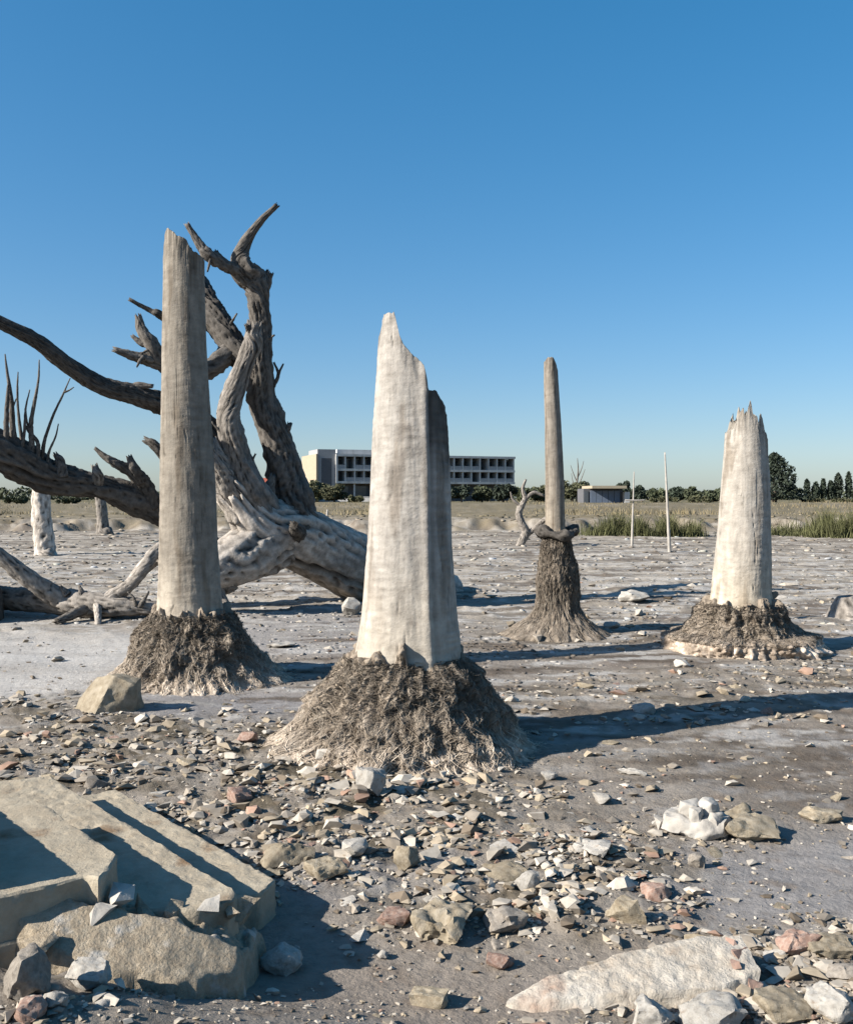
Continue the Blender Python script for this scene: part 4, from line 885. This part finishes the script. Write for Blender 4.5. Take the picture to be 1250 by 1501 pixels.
link('roof_tank', box_mesh('roof_tank', (t0 + 14, t0 + 16.4, 4, 7, zt + .4, zt + 1.3), (t0 + 14.3, t0 + 14.5, 4.2, 4.4, zt + 1.3, zt + 2.6)), M['wall_grey'], hotel)
nb = 20; bw = (LEN - t0) / nb
for k in range(nb + 1):
    x = t0 + k * bw; link('pier', box_mesh('pier', (x - .12, x + .12, 0, 2.6, zb_ + .22, zt)) if k else box_mesh('pier', (x - .05, x + .35, -.14, 2.6, zb_ - .2, zt)), M['white_paint'], hotel)
pm = box_mesh('balcony_window', (-bw * .36, bw * .36, 0, .06, 0, 1.9)); fm = box_mesh('window_frame', (-.05, .05, -.05, .03, 0, 1.9), (-bw * .38, bw * .38, -.05, .03, 1.9, 1.98))
rm_ = box_mesh('railing', (-bw * .5 + .13, bw * .5 - .13, .05, .12, 0, .75))
for fl, za in enumerate((zb_, zm)):
    for k in range(nb):
        x = t0 + (k + .5) * bw
        o = link('balcony_window', pm, M['glass'], hotel, (x, 2.52, za + .23)); o2 = link('window_frame', fm, M['white_paint'], o)
        q_ = (k * 37 + fl * 53 + 11) % 17
        if q_ < 6: link('curtain', box_mesh('curtain', (-bw * .34, -bw * .34 + bw * (.15 + .1 * (q_ % 4)), -.04, -.01, .1 * (q_ % 3), 1.85)), M['curtain'], o)
        if (k * 7 + fl * 3) % 5 != 0: link('railing', rm_, M['wall_grey'], hotel, (x, 0, za + .23))
for k in range(nb // 2):
    x = t0 + (2 * k + 1) * bw; link('ground_window', box_mesh('ground_window', (x - bw * .8, x + bw * .8, 2.5, 2.58, .6, zb_ - .7)), M['glass'], hotel)
    link('column', box_mesh('column', (x - bw - .15, x - bw + .15, .3, .6, -.5, zb_ - .22)), M['white_paint'], hotel)
link('tower_window', box_mesh('tower_window', (.8, 2.8, .22, .32, 2.5, hz(672))), M['wall_dark'], hotel)
lw = empty('garden_wall', far_base(458, 172)); tag(lw, 'low white garden wall in front of the hotel', 'wall')
link('wall_panel', box_mesh('wall_panel', (0, 14, 0, .3, -.3, .9)), M['white_paint'], lw); link('coping', box_mesh('coping', (-.1, 14.1, -.06, .36, .9, 1.0)), M['white_paint'], lw)

# low shed on the right
S = far_base(858, 140); shed = empty('flat_roofed_shed', S, R(6)); tag(shed, 'low flat-roofed shed with blue-grey panels right of the thin palm stump', 'shed')
def sx(u): return (u - 858) / F * 140
def sz(v): return zz(v, 140) - S.z
link('roof', box_mesh('roof', (sx(866), sx(918), -.6, 5, sz(716), sz(712))), M['wall_cream'], shed)
link('wall', box_mesh('wall', (sx(858), sx(917), 1.2, 4.6, -.5, sz(716.2))), M['wall_dark'], shed)
for k in range(5): link('wall_panel', box_mesh('wall_panel', (sx(868 + k * 9), sx(876.4 + k * 9), .9, 1.1, -.2, sz(719))), M['panel_blue'], shed)
link('side_wing', box_mesh('side_wing', (sx(917.2), sx(925), .2, 3.6, -.5, sz(721))), M['white_paint'], shed)
link('door', box_mesh('door', (sx(859), sx(865), 1.05, 1.18, -.3, sz(720))), M['glass'], shed)
# red roofed house between the limbs
Hs = far_base(368, 165); house = empty('red_roofed_house', Hs, R(4)); tag(house, 'small brick house with red roof glimpsed between the fallen tree limbs', 'house')
def rx(u): return (u - 368) / F * 165
def rz_(v): return zz(v, 165) - Hs.z
link('wall', box_mesh('wall', (rx(371), rx(444), 0, 6, -.5, rz_(712))), M['brick_wall'], house)
bm = bmesh.new(); q = [bm.verts.new(p_) for p_ in ((rx(368), -.6, rz_(713)), (rx(447), -.6, rz_(713)), (rx(447), 6.6, rz_(713)), (rx(368), 6.6, rz_(713)), (rx(372), 3, rz_(700)), (rx(443), 3, rz_(700)))]
for f in ((0, 1, 5, 4), (2, 3, 4, 5), (1, 2, 5), (3, 0, 4), (3, 2, 1, 0)): bm.faces.new([q[i] for i in f])
rf = link('roof', bm_mesh('roof', bm), M['roof_red'], house); link('chimney', box_mesh('chimney', (rx(392), rx(397), 2, 2.7, rz_(706), rz_(693))), M['brick_wall'], rf)
for k in (380, 404, 428): link('window', box_mesh('window', (rx(k), rx(k + 9), -.06, .04, .9, 2.2)), M['glass'], house)

# ------------------------------------------------------------------ far trees
def leaf_cloud(name, n, fn, size, seed, rng=None):
    rs = np.random.RandomState(seed); C = fn(rs, n); n = len(C)
    a = rs.normal(size=(n, 3)); a /= np.linalg.norm(a, axis=1)[:, None]; b = np.cross(a, rs.normal(size=(n, 3))); b /= np.linalg.norm(b, axis=1)[:, None]
    s = size * rs.uniform(.5, 1.3, n)[:, None]
    V = np.stack([C - a * s, C - b * s * .5, C + a * s, C + b * s * .5], 1).reshape(-1, 3)
    return np_mesh(name, V, [np.arange(n * 4).reshape(n, 4)], False)
def crown_fn(w_, h, z0, seed, kind):
    def fn(rs, n):
        if kind == 'poplar':
            t = rs.rand(n); a = rs.uniform(0, 6.28, n); r = w_ * .5 * np.sin(np.pi * np.clip(t * .93 + .06, 0, 1)) ** .6 * rs.rand(n) ** .4
            return np.stack([r * np.cos(a), r * np.sin(a), z0 + t * h], -1)
        if kind == 'cone':
            t = rs.rand(n) ** 1.25; a = rs.uniform(0, 6.28, n); lob = 1 + .35 * np.sin(a * 3 + t * 9) * np.sin(t * 17 + a)
            r = w_ * .5 * (1 - t) ** .62 * rs.rand(n) ** .35 * lob; return np.stack([r * np.cos(a), r * np.sin(a), z0 + t * h], -1)
        nb = 14; cs = rs.normal(size=(nb, 3)); cs /= np.linalg.norm(cs, axis=1)[:, None]; cs *= rs.rand(nb)[:, None] ** .5
        cs = cs * np.array((w_ * .36, w_ * .34, h * .38)) + np.array((0, 0, z0 + h * .46)); rr = np.minimum(rs.uniform(.13, .24, nb) * w_, .3 * h)
        k = rs.randint(0, nb, n); v = rs.normal(size=(n, 3)); v /= np.linalg.norm(v, axis=1)[:, None]
        P = cs[k] + v * (rr[k] * rs.rand(n) ** .35)[:, None] * np.array((1, 1, .8)); P[:, 2] = np.maximum(P[:, 2], .1)
        return P
    return fn
def tree(name, label, u, vt, wpx, d, mat, kind='round', group=None, n=1500, seed=0, vb=None):
    e = empty(name, far_base(u, d)); tag(e, label, 'bush' if 'bush' in name else 'tree', group)
    h = zz(vt, d) - e.location.z; w_ = wpx * d / F
    z0 = .03 * h if 'bush' in name else .07 * h
    link('crown', leaf_cloud('crown', n, crown_fn(w_, h - z0, z0, seed, kind), max(.16, d / 480 * .9), seed), mat, e)
    tr = [(0, 0, -.3, h * .05 + .06), (.1, 0, h * .25, h * .035 + .04), (-.1, .1, h * .55, h * .02 + .02), (0, 0, h * .8, .03)]
    link('trunk', tube_mesh('trunk', tr, seed=seed, nth=7, per=3), M['bark'], e)
    return e
tl = [ # name, label, u, top row, width px, distance, material
 ('bush', 'olive bush at the left foot of the hotel tower', 462, 700, 34, 166, 'leaf_olive'), ('bush', 'grey-green bush just right of the hotel tower foot', 490, 706, 34, 160, 'leaf_olive'),
 ('bush', 'low bush before the hotel, left of the middle palm stump', 522, 726, 40, 158, 'leaf_olive'),
 ('tree', 'dark tree below the hotel balconies, first right of the middle palm stump', 676, 708, 40, 160, 'leaf_dark'), ('tree', 'dark tree below the hotel balconies, second right of the middle palm stump', 706, 708, 36, 163, 'leaf'),
 ('tree', 'dark tree under the right corner of the hotel', 737, 706, 36, 160, 'leaf_dark'), ('tree', 'grey-green tree right of the hotel, before the crooked sapling', 768, 707, 36, 165, 'leaf'),
 ('tree', 'tree just left of the thin palm stump', 793, 709, 30, 168, 'leaf_olive'), ('tree', 'tree just right of the thin palm stump, left of the shed', 838, 700, 34, 175, 'leaf_olive'), ('tree', 'low tree behind the left end of the shed', 860, 706, 30, 180, 'leaf'),
 ('tree', 'tallest round tree behind the right end of the shed', 914, 700, 24, 182, 'leaf_dark'), ('tree', 'dark round tree right of the shed behind the short pole', 940, 712, 34, 170, 'leaf_dark'), ('tree', 'olive tree between the two white poles', 960, 716, 26, 165, 'leaf'),
 ('tree', 'round tree right of the taller pole', 990, 712, 30, 172, 'leaf_dark'), ('tree', 'round tree between taller pole and right palm stump', 1016, 713, 28, 170, 'leaf'), ('tree', 'tree hugging the left side of the right palm stump', 1044, 716, 30, 168, 'leaf'),
 ('bush', 'low olive bush under the tree row right of the shed', 975, 728, 44, 150, 'leaf_olive'), ('bush', 'low olive bush near the left side of the right palm stump', 1026, 727, 50, 148, 'leaf_olive'), ('bush', 'low olive bush right of the big dark tree', 1190, 731, 60, 150, 'leaf_olive'),
 ('bush', 'low olive bush at the right edge under the poplars', 1238, 731, 50, 148, 'leaf_olive'),
 ('tree', 'big dark conical tree behind the right palm stump', 1134, 664, 66, 150, 'leaf_dark'),
 ('bush', 'green hedge bush at the left edge under the dark fallen trunk', 24, 724, 46, 110, 'leaf'), ('bush', 'green bush left of the narrow tan stump', 100, 730, 40, 110, 'leaf'), ('bush', 'low olive bush seen right of the narrow tan stump', 195, 731, 60, 115, 'leaf_olive'),
 ('tree', 'tree behind the red roofed house seen between limbs', 352, 705, 36, 175, 'leaf_dark'),
]
for i, (nm, lab, u, vt, wp, d, mt) in enumerate(tl): tree(nm, lab, u, vt, wp * 1.3, d, M[mt], 'cone' if 'conical' in lab else 'round', seed=i + 40, group='trees and bushes along the horizon', n=5200 if wp > 60 else 2600)
for i, (u, vt) in enumerate(((1182, 703), (1195, 704), (1206, 703), (1217, 701), (1228, 694), (1243, 690), (1256, 696))):
    o_ = ('first', 'second', 'third', 'fourth', 'fifth', 'sixth', 'seventh')[i]
    tree('poplar_tree', f'slim poplar on the right horizon, {o_} from the left of its row', u, vt + (0, 3, -1, 4, 0, 2, 1)[i], (9, 12, 8, 10, 13, 9, 12)[i], 260, M['leaf_dark'], 'poplar', 'row of poplars at right', 700, 80 + i)
# a leafless tree behind the shed
bt = far_base(846, 176); dd = 176
dead_thing('bare_tree', 'faint leafless tree rising above the trees left of the shed', 'tree', bt, [('trunk', PT([(846, 745, dd, 2.0), (845, 715, dd, 1.5), (847, 690, dd, 1.0), (846, 672, dd, .4)]))] +
    [('branch', PT([(846, 722 - 7 * k, dd, .8), (846 + s_ * 6, 708 - 7 * k, dd, .6), (846 + s_ * (9 + 2 * k % 3), 694 - 6 * k, dd, .3)])) for k, s_ in enumerate((-1, 1, -1, 1))])
# distant tree line that reads as one mass
def belt(name, label, u0_, u1_, d, hpx, n, mat, seed):
    def fn(rs, n):
        u = rs.uniform(u0_, u1_, n); dep = d + rs.uniform(-8, 8, n); x = (u - U0) / F * dep
        top = hpx * d / F * (.7 + .6 * (fbm(np.stack([u * .045, u * 0 + seed, u * 0], -1), 3) + .3)); return np.stack([x, dep, terrain(x, dep) + top * rs.rand(n) ** .8], -1)
    tag(link(name, leaf_cloud(name, n, fn, .75, seed), M[mat]), label, 'treeline', kind='stuff')
belt('treeline', 'far dark treeline along the horizon', -400, 1700, 330, 16, 15000, 'leaf', 5)

# ------------------------------------------------------------------ reeds and dry grass
def blades(P, hgt, wid, seed, lean=.3):
    rs = np.random.RandomState(seed); n = len(P); a = rs.uniform(0, 6.28, n); w_ = wid * rs.uniform(.6, 1.4, n); h = hgt * rs.uniform(.5, 1.15, n)
    dx, dy = np.cos(a) * w_, np.sin(a) * w_; l = rs.normal(0, lean, (n, 2)) * h[:, None]
    b0_ = P + np.stack([dx, dy, 0 * dx], -1); b1_ = P - np.stack([dx, dy, 0 * dx], -1); m_ = P + np.stack([l[:, 0] * .4, l[:, 1] * .4, h * .6], -1); tp = P + np.stack([l[:, 0], l[:, 1], h], -1)
    V = np.stack([b0_, b1_, m_ - .6 * np.stack([dx, dy, 0 * dx], -1), m_ + .6 * np.stack([dx, dy, 0 * dx], -1), tp], 1).reshape(-1, 5, 3)
    k = (np.arange(n) * 5)[:, None]
    return V.reshape(-1, 3), np.hstack([k, k + 1, k + 2, k + 3]), np.hstack([k + 3, k + 2, k + 4])
def reed_patch(label, spots, seed):
    rs = np.random.RandomState(seed); Vs, F4, F3 = [], [], []; k = 0
    for (u, v, wp, hp, n) in spots:
        x0, y0 = G(u, v); x = x0 + rs.normal(0, wp * .25, n) * y0 / F; y = y0 + np.abs(rs.normal(0, 1.2, n)); x += .25 * np.round(rs.normal(0, 1.5, n)) * .4
        V, a, b = blades(np.stack([x, y, terrain(x, y) - .02], -1), hp * y0 / F * np.clip(.75 + 1.5 * fbm(np.stack([x * 1.3, y * 1.3, x * 0], -1), 2), .2, 1.15), .014, seed + int(u), .28); Vs.append(V); F4.append(a + k); F3.append(b + k); k += len(V)
    tag(link('reeds', np_mesh('reeds', np.vstack(Vs), [np.vstack(F4), np.vstack(F3)], False), M['reed']), label, 'reeds', kind='stuff')
reed_patch('green reeds on the flat behind the two white poles', [(880, 786, 40, 20, 500), (912, 786, 44, 34, 1100), (950, 787, 50, 30, 1300), (990, 787, 44, 30, 1000), (1020, 787, 36, 26, 500)], 3)
reed_patch('green reeds between the right palm stump and the right edge', [(1150, 786, 50, 20, 500), (1185, 786, 50, 24, 600), (1215, 788, 46, 32, 1000), (1245, 789, 44, 44, 1300), (1285, 789, 50, 40, 900)], 5)
def field(n, seed):
    rs = np.random.RandomState(seed); v = 733 + 36 * rs.rand(n) ** 1.1; y = H * F / (v - V0); y = np.minimum(y, 220 * rs.uniform(.8, 1, n)); u = rs.uniform(-200, 1450, n); x = (u - U0) / F * y
    pn = fbm(np.stack([x * .10, y * .03, x * 0], -1), 4, .6); keep = pn + .12 * rs.randn(n) > -.02; x, y, pn = x[keep], y[keep], pn[keep]
    V, a, b = blades(np.stack([x, y, terrain(x, y) - .02], -1), np.clip(.16 + 1.1 * pn, .1, .75), .02, seed, .4)
    tag(link('dry_grass', np_mesh('dry_grass', V, [a, b], False), M['dry']), 'dry tan grass covering the bank before the hotel', 'grass', kind='stuff')
field(34000, 4)
